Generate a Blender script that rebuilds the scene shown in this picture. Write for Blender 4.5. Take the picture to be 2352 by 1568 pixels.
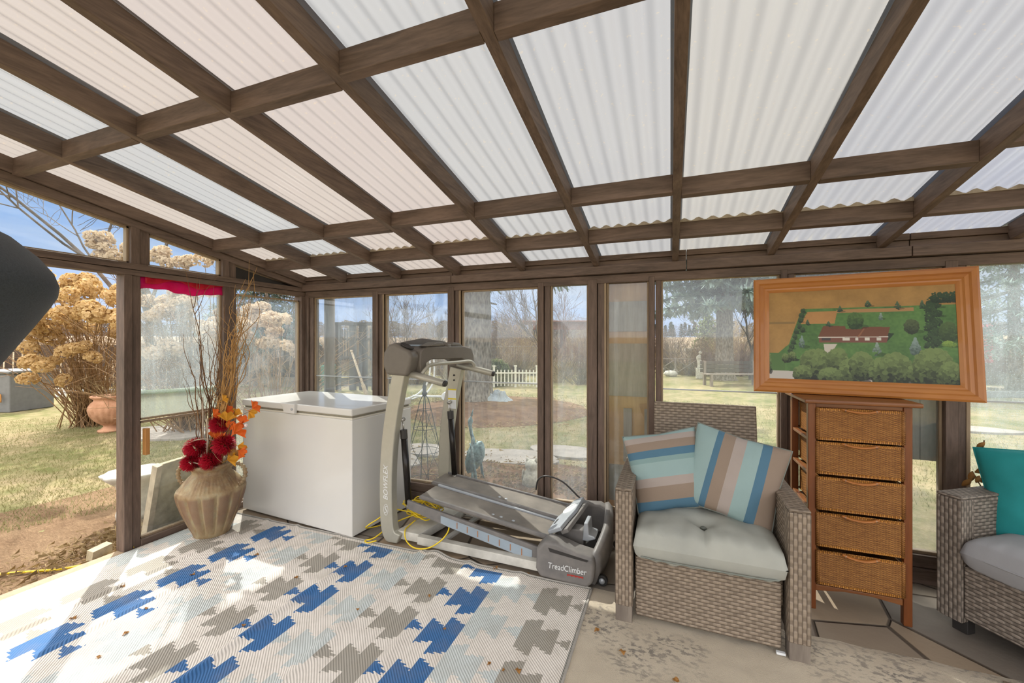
import bpy, bmesh, math, random
import numpy as np
from mathutils import Vector, Matrix, noise

scene = bpy.context.scene
for _o in list(bpy.data.objects):
    bpy.data.objects.remove(_o)
COL = scene.collection

# ------------------------------------------------------------------ camera
EYE = 1.40
YAW = math.atan(364 / 950)
S, C = math.sin(YAW), math.cos(YAW)
cam_data = bpy.data.cameras.new('camera')
cam_data.sensor_width = 36
cam_data.lens = 950 / 2352 * 36
cam_data.clip_start = 0.02
cam_data.clip_end = 1000
cam = bpy.data.objects.new('camera', cam_data)
COL.objects.link(cam)
cam.location = (0, 0, EYE)
cam.rotation_euler = (math.pi / 2, 0, YAW)
scene.camera = cam

# ------------------------------------------------------------------ sky, sun, exposure
scene.view_settings.view_transform = 'Standard'
scene.view_settings.look = 'None'
scene.view_settings.gamma = 1
scene.view_settings.exposure = 1.2
scene.view_settings.use_curve_mapping = False

SUN_DIR = Vector((0.78, -0.62, -1.10)).normalized()      # the way the light travels
SUN_STRENGTH = 3.3
SKY_STRENGTH = 1.0


def build_world():
    w = bpy.data.worlds.new('sky')
    scene.world = w
    w.use_nodes = True
    nt = w.node_tree
    nt.nodes.clear()
    N = nt.nodes.new
    L = nt.links.new
    out = N('ShaderNodeOutputWorld')
    bg = N('ShaderNodeBackground')
    bg.inputs['Strength'].default_value = SKY_STRENGTH
    tc = N('ShaderNodeTexCoord')
    sep = N('ShaderNodeSeparateXYZ')
    L(tc.outputs['Generated'], sep.inputs[0])
    ramp = N('ShaderNodeValToRGB')
    e = ramp.color_ramp.elements
    e[0].position = 0.0
    e[0].color = (0.25, 0.30, 0.41, 1)
    e[1].position = 0.25
    e[1].color = (0.10, 0.21, 0.42, 1)
    m = ramp.color_ramp.elements.new(0.10)
    m.color = (0.17, 0.255, 0.42, 1)
    L(sep.outputs['Z'], ramp.inputs[0])
    up = N('ShaderNodeMapRange')          # added brightness above the view to light the room; clear blue near the horizon
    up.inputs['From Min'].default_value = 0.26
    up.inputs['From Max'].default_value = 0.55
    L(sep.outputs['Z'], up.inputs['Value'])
    back = N('ShaderNodeMapRange')        # same added brightness behind the camera, unseen, to fill the room
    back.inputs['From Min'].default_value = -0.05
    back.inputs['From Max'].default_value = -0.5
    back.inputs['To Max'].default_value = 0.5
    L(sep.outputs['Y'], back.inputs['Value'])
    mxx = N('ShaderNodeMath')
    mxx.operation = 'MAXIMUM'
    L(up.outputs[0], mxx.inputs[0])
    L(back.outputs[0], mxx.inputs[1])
    mp = N('ShaderNodeMapping')
    mp.inputs['Scale'].default_value = (1.0, 1.0, 4.5)
    L(tc.outputs['Generated'], mp.inputs[0])
    nz = N('ShaderNodeTexNoise')
    nz.inputs['Scale'].default_value = 1.7
    nz.inputs['Detail'].default_value = 7
    nz.inputs['Roughness'].default_value = 0.58
    L(mp.outputs[0], nz.inputs['Vector'])
    cr = N('ShaderNodeValToRGB')
    cr.color_ramp.elements[0].position = 0.42
    cr.color_ramp.elements[0].color = (0, 0, 0, 1)
    cr.color_ramp.elements[1].position = 0.68
    cr.color_ramp.elements[1].color = (0.8, 0.8, 0.8, 1)
    L(nz.outputs['Fac'], cr.inputs[0])
    mx = N('ShaderNodeMixRGB')
    mx.inputs[2].default_value = (0.36, 0.385, 0.43, 1)
    L(cr.outputs[0], mx.inputs[0])
    L(ramp.outputs[0], mx.inputs[1])
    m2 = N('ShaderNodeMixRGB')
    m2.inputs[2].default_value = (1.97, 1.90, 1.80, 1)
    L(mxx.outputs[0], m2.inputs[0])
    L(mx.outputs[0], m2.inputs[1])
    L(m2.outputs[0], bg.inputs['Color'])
    L(bg.outputs[0], out.inputs['Surface'])


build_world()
sun_data = bpy.data.lights.new('sun', 'SUN')
sun_data.energy = SUN_STRENGTH
sun_data.angle = math.radians(0.6)
sun_data.color = (1.0, 0.94, 0.85)
sun = bpy.data.objects.new('sun', sun_data)
COL.objects.link(sun)
sun.location = (-10, 8, 14)
sun.rotation_euler = SUN_DIR.to_track_quat('-Z', 'Y').to_euler()


# ------------------------------------------------------------------ helpers
def hexc(h):
    h = h.lstrip('#')
    r = []
    for i in (0, 2, 4):
        v = int(h[i:i + 2], 16) / 255
        r.append(v / 12.92 if v <= 0.04045 else ((v + 0.055) / 1.055) ** 2.4)
    return (r[0], r[1], r[2], 1.0)


def at(px, d):
    """plan position seen at photo column px, at depth d in front of the camera"""
    r = (px - 1176) / 950 * d
    return Vector((r * C - d * S, r * S + d * C, 0))


def zat(py, d):
    return EYE + (784 - py) / 950 * d


def tag(o, label=None, cat=None, group=None, kind=None):
    if label: o['label'] = label
    if cat: o['category'] = cat
    if group: o['group'] = group
    if kind: o['kind'] = kind
    return o


def empty(name, loc=(0, 0, 0), rz=0.0, parent=None):
    o = bpy.data.objects.new(name, None)
    o.empty_display_size = 0.1
    COL.objects.link(o)
    o.location = loc
    o.rotation_euler = (0, 0, rz)
    if parent: o.parent = parent
    return o


def wmat(o):
    m = Matrix.LocRotScale(o.location, o.rotation_euler, o.scale)
    return wmat(o.parent) @ m if o.parent else m


def copy_tree(o, parent=None, **kw):
    c = o.copy()
    COL.objects.link(c)
    if parent: c.parent = parent
    for ch in list(o.children):
        copy_tree(ch, c)
    return c


class MB:
    def __init__(s):
        s.v = []
        s.f = []
        s.sm = []
        s.mi = []

    def add(s, vs, fs, smooth=False, mat=0):
        b = len(s.v)
        s.v.extend([tuple(p) for p in vs])
        s.f.extend([tuple(i + b for i in q) for q in fs])
        s.sm.extend([smooth] * len(fs))
        s.mi.extend([mat] * len(fs))
        return s

    def box(s, x0, x1, y0, y1, z0, z1, mat=0, M=None):
        vs = [Vector(p) for p in [(x0, y0, z0), (x1, y0, z0), (x1, y1, z0), (x0, y1, z0),
                                  (x0, y0, z1), (x1, y0, z1), (x1, y1, z1), (x0, y1, z1)]]
        if M is not None: vs = [M @ p for p in vs]
        return s.add(vs, [(3, 2, 1, 0), (4, 5, 6, 7), (0, 1, 5, 4), (1, 2, 6, 5), (2, 3, 7, 6), (3, 0, 4, 7)], mat=mat)

    def bar(s, p0, p1, w, h, up=(0, 0, 1), mat=0, w1=None, h1=None):
        p0, p1, up = Vector(p0), Vector(p1), Vector(up)
        d = (p1 - p0).normalized()
        a = d.cross(up)
        if a.length < 1e-4: a = d.cross(Vector((1, 0, 0)))
        a.normalize()
        b = a.cross(d)
        w1 = w if w1 is None else w1
        h1 = h if h1 is None else h1
        vs = [p0 - a * w / 2 - b * h / 2, p0 + a * w / 2 - b * h / 2, p0 + a * w / 2 + b * h / 2, p0 - a * w / 2 + b * h / 2,
              p1 - a * w1 / 2 - b * h1 / 2, p1 + a * w1 / 2 - b * h1 / 2, p1 + a * w1 / 2 + b * h1 / 2, p1 - a * w1 / 2 + b * h1 / 2]
        return s.add(vs, [(0, 1, 2, 3), (7, 6, 5, 4), (4, 5, 1, 0), (5, 6, 2, 1), (6, 7, 3, 2), (7, 4, 0, 3)], mat=mat)

    def tube(s, pts, r, seg=8, closed=False, caps=True, mat=0, smooth=True, flat=1.0):
        pts = [Vector(p) for p in pts]
        n = len(pts)
        if not hasattr(r, '__len__'): r = [r] * n
        vs, fs = [], []
        prev = None
        for i, p in enumerate(pts):
            if closed:
                d = pts[(i + 1) % n] - pts[i - 1]
            elif i == 0:
                d = pts[1] - pts[0]
            elif i == n - 1:
                d = pts[-1] - pts[-2]
            else:
                d = pts[i + 1] - pts[i - 1]
            if d.length < 1e-9: d = Vector((0, 0, 1))
            d.normalize()
            if prev is None:
                a = d.cross(Vector((0, 0, 1)))
                if a.length < 0.05: a = d.cross(Vector((1, 0, 0)))
            else:
                a = prev - d * prev.dot(d)
                if a.length < 1e-5: a = d.cross(Vector((0, 0, 1)))
                if a.length < 1e-5: a = d.cross(Vector((1, 0, 0)))
            a.normalize()
            prev = a
            b = d.cross(a)
            for k in range(seg):
                t = 2 * math.pi * k / seg
                vs.append(p + (a * math.cos(t) + b * math.sin(t) * flat) * r[i])
        m = n if closed else n - 1
        for i in range(m):
            j = (i + 1) % n
            for k in range(seg):
                l = (k + 1) % seg
                fs.append((i * seg + k, i * seg + l, j * seg + l, j * seg + k))
        if caps and not closed:
            fs.append(tuple(range(seg - 1, -1, -1)))
            fs.append(tuple((n - 1) * seg + k for k in range(seg)))
        return s.add(vs, fs, smooth, mat)

    def lathe(s, prof, seg=32, c=(0, 0, 0), rf=None, mat=0, smooth=True, M=None):
        vs, fs = [], []
        for (r, z) in prof:
            for k in range(seg):
                t = 2 * math.pi * k / seg
                rr = r * (rf(t, z) if rf else 1)
                p = Vector((c[0] + rr * math.cos(t), c[1] + rr * math.sin(t), c[2] + z))
                vs.append(M @ p if M is not None else p)
        for i in range(len(prof) - 1):
            for k in range(seg):
                l = (k + 1) % seg
                fs.append((i * seg + k, i * seg + l, (i + 1) * seg + l, (i + 1) * seg + k))
        if prof[0][0] > 1e-4: fs.append(tuple(range(seg - 1, -1, -1)))
        if prof[-1][0] > 1e-4: fs.append(tuple((len(prof) - 1) * seg + k for k in range(seg)))
        return s.add(vs, fs, smooth, mat)

    def prism(s, poly, a0, a1, axis='y', mat=0, M=None, smooth=False):
        """poly: list of (u, v).  axis y: (u, a, v)   axis x: (a, u, v)   axis z: (u, v, a)"""
        n = len(poly)
        vs = []
        for a in (a0, a1):
            for (u, v) in poly:
                p = {'y': (u, a, v), 'x': (a, u, v), 'z': (u, v, a)}[axis]
                vs.append(M @ Vector(p) if M is not None else Vector(p))
        fs = [tuple(range(n)), tuple(range(2 * n - 1, n - 1, -1))]
        for i in range(n):
            j = (i + 1) % n
            fs.append((i, i + n, j + n, j))
        return s.add(vs, fs, smooth, mat)

    def grid(s, nu, nv, fn, smooth=True, mat=0, wrap=False):
        vs = [fn(i / nu, j / nv) for j in range(nv + 1) for i in range(nu + 1)]
        fs = [(j * (nu + 1) + i, j * (nu + 1) + i + 1, (j + 1) * (nu + 1) + i + 1, (j + 1) * (nu + 1) + i)
              for j in range(nv) for i in range(nu)]
        return s.add(vs, fs, smooth, mat)

    def build(s, name, mats, parent=None, world=False, origin=None, bevel=0, bseg=2, fix=True, subsurf=0, solid=0):
        vs = s.v
        if parent is not None and world:
            inv = wmat(parent).inverted()
            vs = [tuple(inv @ Vector(p)) for p in vs]
        if origin is not None:
            ox, oy, oz = origin
            vs = [(p[0] - ox, p[1] - oy, p[2] - oz) for p in vs]
        me = bpy.data.meshes.new(name)
        me.from_pydata(vs, [], s.f)
        if fix and len(s.f) < 60000:
            bm = bmesh.new()
            bm.from_mesh(me)
            bmesh.ops.recalc_face_normals(bm, faces=bm.faces)
            bm.to_mesh(me)
            bm.free()
        if not isinstance(mats, (list, tuple)): mats = [mats]
        for m in mats: me.materials.append(m)
        me.polygons.foreach_set('use_smooth', s.sm)
        if len(mats) > 1: me.polygons.foreach_set('material_index', s.mi)
        if len(s.f) < 60000:
            uv = me.uv_layers.new(name='metres')
            co = me.vertices
            data = uv.data
            for p in me.polygons:
                n = p.normal
                ax, ay, az = abs(n.x), abs(n.y), abs(n.z)
                for li in p.loop_indices:
                    c = co[me.loops[li].vertex_index].co
                    if az >= ax and az >= ay:
                        data[li].uv = (c.x, c.y)
                    elif ax >= ay:
                        data[li].uv = (c.y, c.z)
                    else:
                        data[li].uv = (c.x, c.z)
        me.update()
        o = bpy.data.objects.new(name, me)
        COL.objects.link(o)
        if parent is not None: o.parent = parent
        if origin is not None: o.location = origin
        if solid:
            md = o.modifiers.new('solid', 'SOLIDIFY')
            md.thickness = solid
            md.offset = 0
        if bevel:
            md = o.modifiers.new('bevel', 'BEVEL')
            md.width = bevel
            md.segments = bseg
            md.limit_method = 'ANGLE'
            md.angle_limit = math.radians(40)
            for p in me.polygons: p.use_smooth = True
            wn = o.modifiers.new('wn', 'WEIGHTED_NORMAL')
            wn.keep_sharp = True
        if subsurf:
            md = o.modifiers.new('sub', 'SUBSURF')
            md.levels = md.render_levels = subsurf
        return o


def one(name, mats, fill, label, cat, origin=None, group=None, kind=None, **kw):
    """a thing that is a single mesh"""
    b = MB()
    fill(b)
    o = b.build(name, mats, origin=origin, **kw)
    return tag(o, label, cat, group, kind)


def curve_pts(pts, n=8):
    """Catmull-Rom through pts"""
    P = [Vector(p) for p in pts]
    P = [P[0] * 2 - P[1]] + P + [P[-1] * 2 - P[-2]]
    out = []
    for i in range(1, len(P) - 2):
        for k in range(n):
            t = k / n
            a, b, c, d = P[i - 1], P[i], P[i + 1], P[i + 2]
            out.append(0.5 * ((2 * b) + (c - a) * t + (2 * a - 5 * b + 4 * c - d) * t * t + (3 * b - a - 3 * c + d) * t ** 3))
    out.append(P[-2])
    return out


def text_mesh(name, txt, size, M, mat, parent, depth=0.002, shear=0.0, world=True):
    cu = bpy.data.curves.new(name + '_curve', 'FONT')
    cu.body = txt
    cu.size = size
    cu.extrude = depth / 2
    cu.shear = shear
    cu.align_x = 'CENTER'
    cu.align_y = 'CENTER'
    tmp = bpy.data.objects.new(name + '_tmp', cu)
    COL.objects.link(tmp)
    dg = bpy.context.evaluated_depsgraph_get()
    me = bpy.data.meshes.new_from_object(tmp.evaluated_get(dg))
    bpy.data.objects.remove(tmp)
    if parent is not None and world: M = wmat(parent).inverted() @ M
    me.transform(M)
    me.materials.clear()
    me.materials.append(mat)
    o = bpy.data.objects.new(name, me)
    COL.objects.link(o)
    o.parent = parent
    return o


# ------------------------------------------------------------------ materials
class NT:
    def __init__(s, name):
        s.m = bpy.data.materials.new(name)
        s.m.use_nodes = True
        s.t = s.m.node_tree
        s.t.nodes.clear()
        s.out = s.n('ShaderNodeOutputMaterial')

    def n(s, t, **kw):
        nd = s.t.nodes.new(t)
        for k, v in kw.items(): setattr(nd, k, v)
        return nd

    def l(s, a, b):
        s.t.links.new(a, b)

    def val(s, sock, v):
        if isinstance(v, bpy.types.NodeSocket):
            s.l(v, sock)
        else:
            sock.default_value = v

    def math(s, op, a, b=None, c=None, clamp=False):
        nd = s.n('ShaderNodeMath', operation=op)
        nd.use_clamp = clamp
        s.val(nd.inputs[0], a)
        if b is not None: s.val(nd.inputs[1], b)
        if c is not None: s.val(nd.inputs[2], c)
        return nd.outputs[0]

    def coord(s, kind='Object', scale=(1, 1, 1), rot=(0, 0, 0)):
        tc = s.n('ShaderNodeTexCoord')
        mp = s.n('ShaderNodeMapping')
        mp.inputs['Scale'].default_value = scale
        mp.inputs['Rotation'].default_value = rot
        s.l(tc.outputs[kind], mp.inputs[0])
        return mp.outputs[0]

    def noise(s, scale, detail=4, rough=0.55, vec=None, dist=0):
        nd = s.n('ShaderNodeTexNoise')
        nd.inputs['Scale'].default_value = scale
        nd.inputs['Detail'].default_value = detail
        nd.inputs['Roughness'].default_value = rough
        nd.inputs['Distortion'].default_value = dist
        if vec is not None: s.l(vec, nd.inputs['Vector'])
        return nd.outputs['Fac']

    def ramp(s, fac, stops, interp='LINEAR'):
        nd = s.n('ShaderNodeValToRGB')
        cr = nd.color_ramp
        cr.interpolation = interp
        while len(cr.elements) < len(stops): cr.elements.new(0.5)
        for e, (p, c) in zip(cr.elements, sorted(stops, key=lambda q: q[0])):
            e.position = p
            e.color = hexc(c) if isinstance(c, str) else (c if hasattr(c, '__len__') else (c, c, c, 1))
        s.l(fac, nd.inputs[0])
        return nd.outputs[0]

    def mix(s, f, a, b, mode='MIX'):
        nd = s.n('ShaderNodeMixRGB', blend_type=mode)
        s.val(nd.inputs[0], f)
        s.val(nd.inputs[1], hexc(a) if isinstance(a, str) else a)
        s.val(nd.inputs[2], hexc(b) if isinstance(b, str) else b)
        return nd.outputs[0]

    def bump(s, h, dist=0.01, strength=1.0, prev=None):
        nd = s.n('ShaderNodeBump')
        nd.inputs['Distance'].default_value = dist
        nd.inputs['Strength'].default_value = strength
        s.l(h, nd.inputs['Height'])
        if prev is not None: s.l(prev, nd.inputs['Normal'])
        return nd.outputs[0]

    def pbr(s, color, rough=0.6, metal=0, normal=None, spec=0.5, trans=0, sheen=0, coat=0):
        p = s.n('ShaderNodeBsdfPrincipled')
        s.val(p.inputs['Base Color'], hexc(color) if isinstance(color, str) else color)
        s.val(p.inputs['Roughness'], rough)
        p.inputs['Metallic'].default_value = metal
        p.inputs['Specular IOR Level'].default_value = spec
        if sheen: p.inputs['Sheen Weight'].default_value = sheen
        if coat: p.inputs['Coat Weight'].default_value = coat
        if normal is not None: s.l(normal, p.inputs['Normal'])
        return p.outputs[0]

    def schlick(s, f0):
        lw = s.n('ShaderNodeLayerWeight')
        lw.inputs['Blend'].default_value = 0.5
        return s.math('MULTIPLY_ADD', s.math('POWER', lw.outputs['Facing'], 5.0), 0.8, f0)

    def done(s, surf):
        s.l(surf, s.out.inputs['Surface'])
        return s.m


def simple(name, color, rough=0.6, metal=0, var=0.12, scale=20, bump=0.0, bscale=60, spec=0.4, color2=None, coat=0, stretch=(1, 1, 1)):
    t = NT(name)
    v = t.coord(scale=stretch)
    f = t.noise(scale, 5, vec=v)
    c2 = color2 or color
    a = hexc(color)
    b = hexc(c2)
    lo = tuple(x * (1 - var) for x in a[:3]) + (1,)
    hi = tuple(min(1, x * (1 + var)) for x in b[:3]) + (1,)
    col = t.ramp(f, [(0.3, lo), (0.7, hi)])
    nrm = t.bump(t.noise(bscale, 4, vec=v), bump) if bump else None
    return t.done(t.pbr(col, rough, metal, nrm, spec, coat=coat))


def weave(name, row, stake, gap, lo, hi, swap=False, depth=0.004, rough=0.55, pw=0.5, dip=0.6, flat=0.6):
    t = NT(name)
    tc = t.n('ShaderNodeTexCoord')
    sp = t.n('ShaderNodeSeparateXYZ')
    t.l(tc.outputs['UV'], sp.inputs[0])
    u, v = (sp.outputs[1], sp.outputs[0]) if swap else (sp.outputs[0], sp.outputs[1])
    vr = t.math('DIVIDE', v, row)
    ri = t.math('FLOOR', vr)
    fr = t.math('FRACT', vr)
    prof = t.math('POWER', t.math('SINE', t.math('MULTIPLY', fr, math.pi)), pw)
    us = t.math('ADD', t.math('DIVIDE', u, stake), t.math('MULTIPLY', ri, 0.5))
    cs = t.math('COSINE', t.math('MULTIPLY', us, 2 * math.pi))
    over = t.math('MULTIPLY_ADD', cs, 0.5, 0.5)
    over = t.ramp(over, [(0.12, 0.0), (flat, 1.0)])
    h = t.math('MULTIPLY', prof, t.math('MULTIPLY_ADD', over, dip, 1 - dip))
    wn = t.n('ShaderNodeTexWhiteNoise', noise_dimensions='2D')
    cb = t.n('ShaderNodeCombineXYZ')
    t.l(ri, cb.inputs[0])
    t.l(t.math('FLOOR', us), cb.inputs[1])
    t.l(cb.outputs[0], wn.inputs['Vector'])
    strand = t.mix(wn.outputs['Value'], lo, hi)
    big = t.noise(9, 3, vec=t.coord())
    strand = t.mix(t.math('MULTIPLY', big, 0.35), strand, lo)
    col = t.mix(t.ramp(h, [(0.08, 0.0), (0.7, 1.0)]), gap, strand)
    return t.done(t.pbr(col, rough, 0, t.bump(h, depth), 0.35))


def wood(name, lo, hi, axis='z', rough=0.5, grain=14, spec=0.4, bump=0.001, coat=0):
    t = NT(name)
    sc = {'x': (0.12, 1, 1), 'y': (1, 0.12, 1), 'z': (1, 1, 0.12)}[axis]
    v = t.coord(scale=sc)
    n1 = t.noise(grain, 6, 0.6, v, 1.2)
    n2 = t.noise(grain * 7, 3, 0.6, v)
    f = t.math('MULTIPLY_ADD', n2, 0.35, t.math('MULTIPLY', n1, 0.75))
    col = t.ramp(f, [(0.34, lo), (0.72, hi)])
    return t.done(t.pbr(col, rough, 0, t.bump(f, bump), spec, coat=coat))


def vcol(name, rough=0.8, bump=None, spec=0.3, coat=0, var=0.0):
    t = NT(name)
    a = t.n('ShaderNodeVertexColor')
    a.layer_name = 'Col'
    col = a.outputs[0]
    if var:
        f = t.noise(7, 6, 0.65, vec=t.coord())
        col = t.mix(t.math('MULTIPLY', t.ramp(f, [(0.45, 0.0), (0.75, 1.0)]), var), col, '8d8272')
    nrm = bump(t) if bump else None
    return t.done(t.pbr(col, rough, 0, nrm, spec, coat=coat))


def glass(name, haze=0.12, streak=0.25, tint=(0.93, 0.96, 0.97, 1), dust='b8c2c8', seed=0.0, speck=0.0):
    """clear pane with a film of dust: noise mist and rain streaks"""
    t = NT(name)
    tr = t.n('ShaderNodeBsdfTransparent')
    tr.inputs[0].default_value = tint
    gl = t.n('ShaderNodeBsdfGlossy')
    gl.inputs['Roughness'].default_value = 0.03
    gl.inputs['Color'].default_value = (1, 1, 1, 1)
    mg = t.n('ShaderNodeMixShader')
    t.l(t.schlick(0.035), mg.inputs[0])
    t.l(tr.outputs[0], mg.inputs[1])
    t.l(gl.outputs[0], mg.inputs[2])
    tc = t.n('ShaderNodeTexCoord')
    m1 = t.n('ShaderNodeMapping')
    m1.inputs['Scale'].default_value = (26, 26, 1.6)
    m1.inputs['Location'].default_value = (seed, seed, seed)
    t.l(tc.outputs['Object'], m1.inputs[0])
    s1 = t.ramp(t.noise(1.0, 6, 0.7, m1.outputs[0]), [(0.42, 0.0), (0.8, 1.0)])
    m2 = t.n('ShaderNodeMapping')
    m2.inputs['Location'].default_value = (seed * 3, seed, 0)
    t.l(tc.outputs['Object'], m2.inputs[0])
    s2 = t.ramp(t.noise(3.2, 7, 0.72, m2.outputs[0]), [(0.35, 0.0), (0.75, 1.0)])
    f = t.math('MULTIPLY_ADD', s2, t.math('MULTIPLY_ADD', s1, streak, streak * 0.35), haze, clamp=True)
    if speck:
        s3 = t.ramp(t.noise(170, 2, 0.5, m2.outputs[0]), [(0.60, 0.0), (0.68, 1.0)])
        f = t.math('MULTIPLY_ADD', s3, speck, f, clamp=True)
    df = t.n('ShaderNodeBsdfDiffuse')
    df.inputs[0].default_value = hexc(dust)
    tl = t.n('ShaderNodeBsdfTranslucent')
    tl.inputs[0].default_value = hexc(dust)
    md = t.n('ShaderNodeMixShader')
    md.inputs[0].default_value = 0.65
    t.l(df.outputs[0], md.inputs[1])
    t.l(tl.outputs[0], md.inputs[2])
    ms = t.n('ShaderNodeMixShader')
    t.l(f, ms.inputs[0])
    t.l(mg.outputs[0], ms.inputs[1])
    t.l(md.outputs[0], ms.inputs[2])
    return t.done(ms.outputs[0])


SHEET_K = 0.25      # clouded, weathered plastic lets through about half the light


def sheet_mat(name, c, trans=0.75):
    t = NT(name)
    v = t.coord(scale=(1, 0.25, 1))
    f = t.noise(3.5, 5, 0.6, v)
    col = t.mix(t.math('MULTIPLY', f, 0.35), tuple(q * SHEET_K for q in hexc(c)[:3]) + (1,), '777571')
    sp = t.ramp(t.noise(60, 2, 0.5, t.coord()), [(0.66, 0.0), (0.74, 1.0)])
    col = t.mix(t.math('MULTIPLY', sp, 0.3), col, '8d7f68')
    tl = t.n('ShaderNodeBsdfTranslucent')
    t.l(col, tl.inputs[0])
    df = t.n('ShaderNodeBsdfDiffuse')
    t.l(col, df.inputs[0])
    m1 = t.n('ShaderNodeMixShader')
    m1.inputs[0].default_value = trans
    t.l(df.outputs[0], m1.inputs[1])
    t.l(tl.outputs[0], m1.inputs[2])
    gl = t.n('ShaderNodeBsdfGlossy')
    gl.inputs['Roughness'].default_value = 0.16
    m2 = t.n('ShaderNodeMixShader')
    t.l(t.schlick(0.04), m2.inputs[0])
    t.l(m1.outputs[0], m2.inputs[1])
    t.l(gl.outputs[0], m2.inputs[2])
    return t.done(m2.outputs[0])


def leafmat(name, a, b, tr=0.35, rough=0.6, scale=9):
    t = NT(name)
    col = t.mix(t.noise(scale, 4, vec=t.coord()), a, b)
    p = t.pbr(col, rough, 0, None, 0.3)
    tl = t.n('ShaderNodeBsdfTranslucent')
    t.l(col, tl.inputs[0])
    m = t.n('ShaderNodeMixShader')
    m.inputs[0].default_value = tr
    t.l(p, m.inputs[1])
    t.l(tl.outputs[0], m.inputs[2])
    return t.done(m.outputs[0])


M = {}
M['frame_z'] = wood('brown_stain_upright', '46392f', '735f53', 'z', 0.62, 16)
M['frame_x'] = wood('brown_stain_across', '46392f', '766256', 'x', 0.62, 16)
M['frame_y'] = wood('brown_stain_along', '483a32', '7a6658', 'y', 0.62, 16)
M['bare_edge'] = wood('worn_bare_wood', '7d6a55', 'a08b70', 'z', 0.7)
M['plywood'] = wood('plywood', 'b98a55', 'd6ab74', 'z', 0.6, 5)
M['old_board'] = wood('old_board', '8f8271', 'b7aa97', 'z', 0.8, 10)
M['glass_a'] = glass('dusty_glass', 0.04, 0.15, seed=1.0)
M['glass_b'] = glass('streaked_glass', 0.06, 0.30, seed=4.0)
M['glass_c'] = glass('hazy_glass', 0.12, 0.40, dust='c6d2d6', seed=9.0, speck=0.25)
M['glass_clear'] = glass('clean_glass', 0.02, 0.05, seed=2.0)
M['white_enamel'] = simple('white_enamel', 'cfccc6', 0.28, var=0.02, scale=3, spec=0.5, coat=0.3)
M['cream_enamel'] = simple('cream_enamel', 'cfc9bb', 0.35, var=0.05, scale=4)
M['rubber_seal'] = simple('rubber_seal', '8d8674', 0.6)
M['champagne'] = simple('champagne_metal_paint', 'aaa698', 0.38, metal=0.35, var=0.04)
M['taupe_plastic'] = simple('taupe_plastic', '6b645b', 0.42, var=0.05)
M['dark_plastic'] = simple('dark_plastic', '322f2d', 0.45, var=0.1)
M['grey_plastic'] = simple('grey_plastic', '6a6765', 0.5, var=0.1, scale=12, color2='77726d')
M['silver_plastic'] = simple('silver_plastic', 'a9adb1', 0.35, metal=0.3, var=0.04)
M['steel'] = simple('brushed_steel', 'b0aca4', 0.3, metal=0.8, var=0.05)
M['black_cyl'] = simple('black_gas_strut', '26221f', 0.25, metal=0.4, var=0.1)
M['belt'] = simple('tread_belt', '6b645c', 0.7, var=0.14, scale=6, bump=0.001, bscale=300, color2='7a7268')
M['white_steel'] = simple('dusty_white_steel', 'b4b0a6', 0.5, var=0.15, scale=8, color2='c6c2b8')
M['print_white'] = simple('print_white', 'd8d8d6', 0.5, var=0.0)
M['print_red'] = simple('print_red', 'b0322a', 0.5, var=0.0)
M['print_yellow'] = simple('print_yellow', 'd9c23a', 0.5, var=0.0)
M['blue_tape'] = simple('blue_grey_tape', '8f9aa2', 0.4, var=0.12, scale=5)
M['rust'] = simple('rust_strip', '9c6f4e', 0.7)
M['yellow_cord'] = simple('yellow_cord', 'e0c020', 0.45, var=0.06)
M['orange_plug'] = simple('black_plug', '2a2724', 0.5)
M['wicker'] = weave('grey_wicker', 0.0165, 0.05, '5a4d41', '857767', '9a8a78')
M['wicker_v'] = weave('grey_wicker_upright', 0.0165, 0.05, '5a4d41', '857767', '9a8a78', swap=True)
M['wicker_cool'] = weave('grey_wicker_sofa', 0.0165, 0.05, '47403a', '7d7267', '988c80')
M['wicker_cool_v'] = weave('grey_wicker_sofa_upright', 0.0165, 0.05, '47403a', '7d7267', '988c80', swap=True)
M['rattan'] = weave('honey_rattan', 0.0048, 0.024, '4a280f', '93602b', 'b67f40', depth=0.002, rough=0.42, dip=0.65, flat=0.9)
M['rattan_rim'] = weave('honey_rattan_rim', 0.008, 0.09, '6a3c1a', 'a8702f', 'c68a42', swap=True, depth=0.003, rough=0.4)
M['cherry'] = wood('cherry_wood', '54290f', '7f4822', 'z', 0.38, 10, coat=0.2)
M['cherry_x'] = wood('cherry_wood_across', '5f331a', '8a5830', 'x', 0.38, 10, coat=0.2)
M['leather_tan'] = simple('bent_cane', 'a86a34', 0.4, var=0.15)
M['oak_frame_x'] = wood('golden_oak_across', '9a5d28', 'b37636', 'x', 0.4, 7, coat=0.2)
M['oak_frame_z'] = wood('golden_oak_upright', '9a5d28', 'b37636', 'z', 0.4, 7, coat=0.2)
M['cushion'] = simple('sage_grey_canvas', '9b9c94', 0.85, var=0.05, scale=3, bump=0.0006, bscale=500, color2='a6a69c')
M['sofa_cushion'] = simple('pale_grey_canvas', '98989a', 0.85, var=0.05, scale=3, bump=0.0006, bscale=500)
M['piping'] = simple('piping', '767a72', 0.85)
M['teal'] = simple('teal_canvas', '1f8585', 0.8, var=0.08, scale=6, bump=0.0006, bscale=500)
M['dark_hood'] = simple('dark_grey_moulded_plastic', '3d4246', 0.55, var=0.25, scale=260, bump=0.0006, bscale=400)
M['red_petal'] = leafmat('red_petal', '8e0a1c', 'd0203a', 0.25)
M['orange_leaf'] = leafmat('orange_leaf', 'c8330e', 'e8872a', 0.3, scale=30)
M['yellow_leaf'] = leafmat('golden_leaf', 'b8771a', 'e0a832', 0.3, scale=30)
M['dry_leaf'] = leafmat('dry_leaf', '8a5a2c', 'c09050', 0.3, scale=40)
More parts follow.
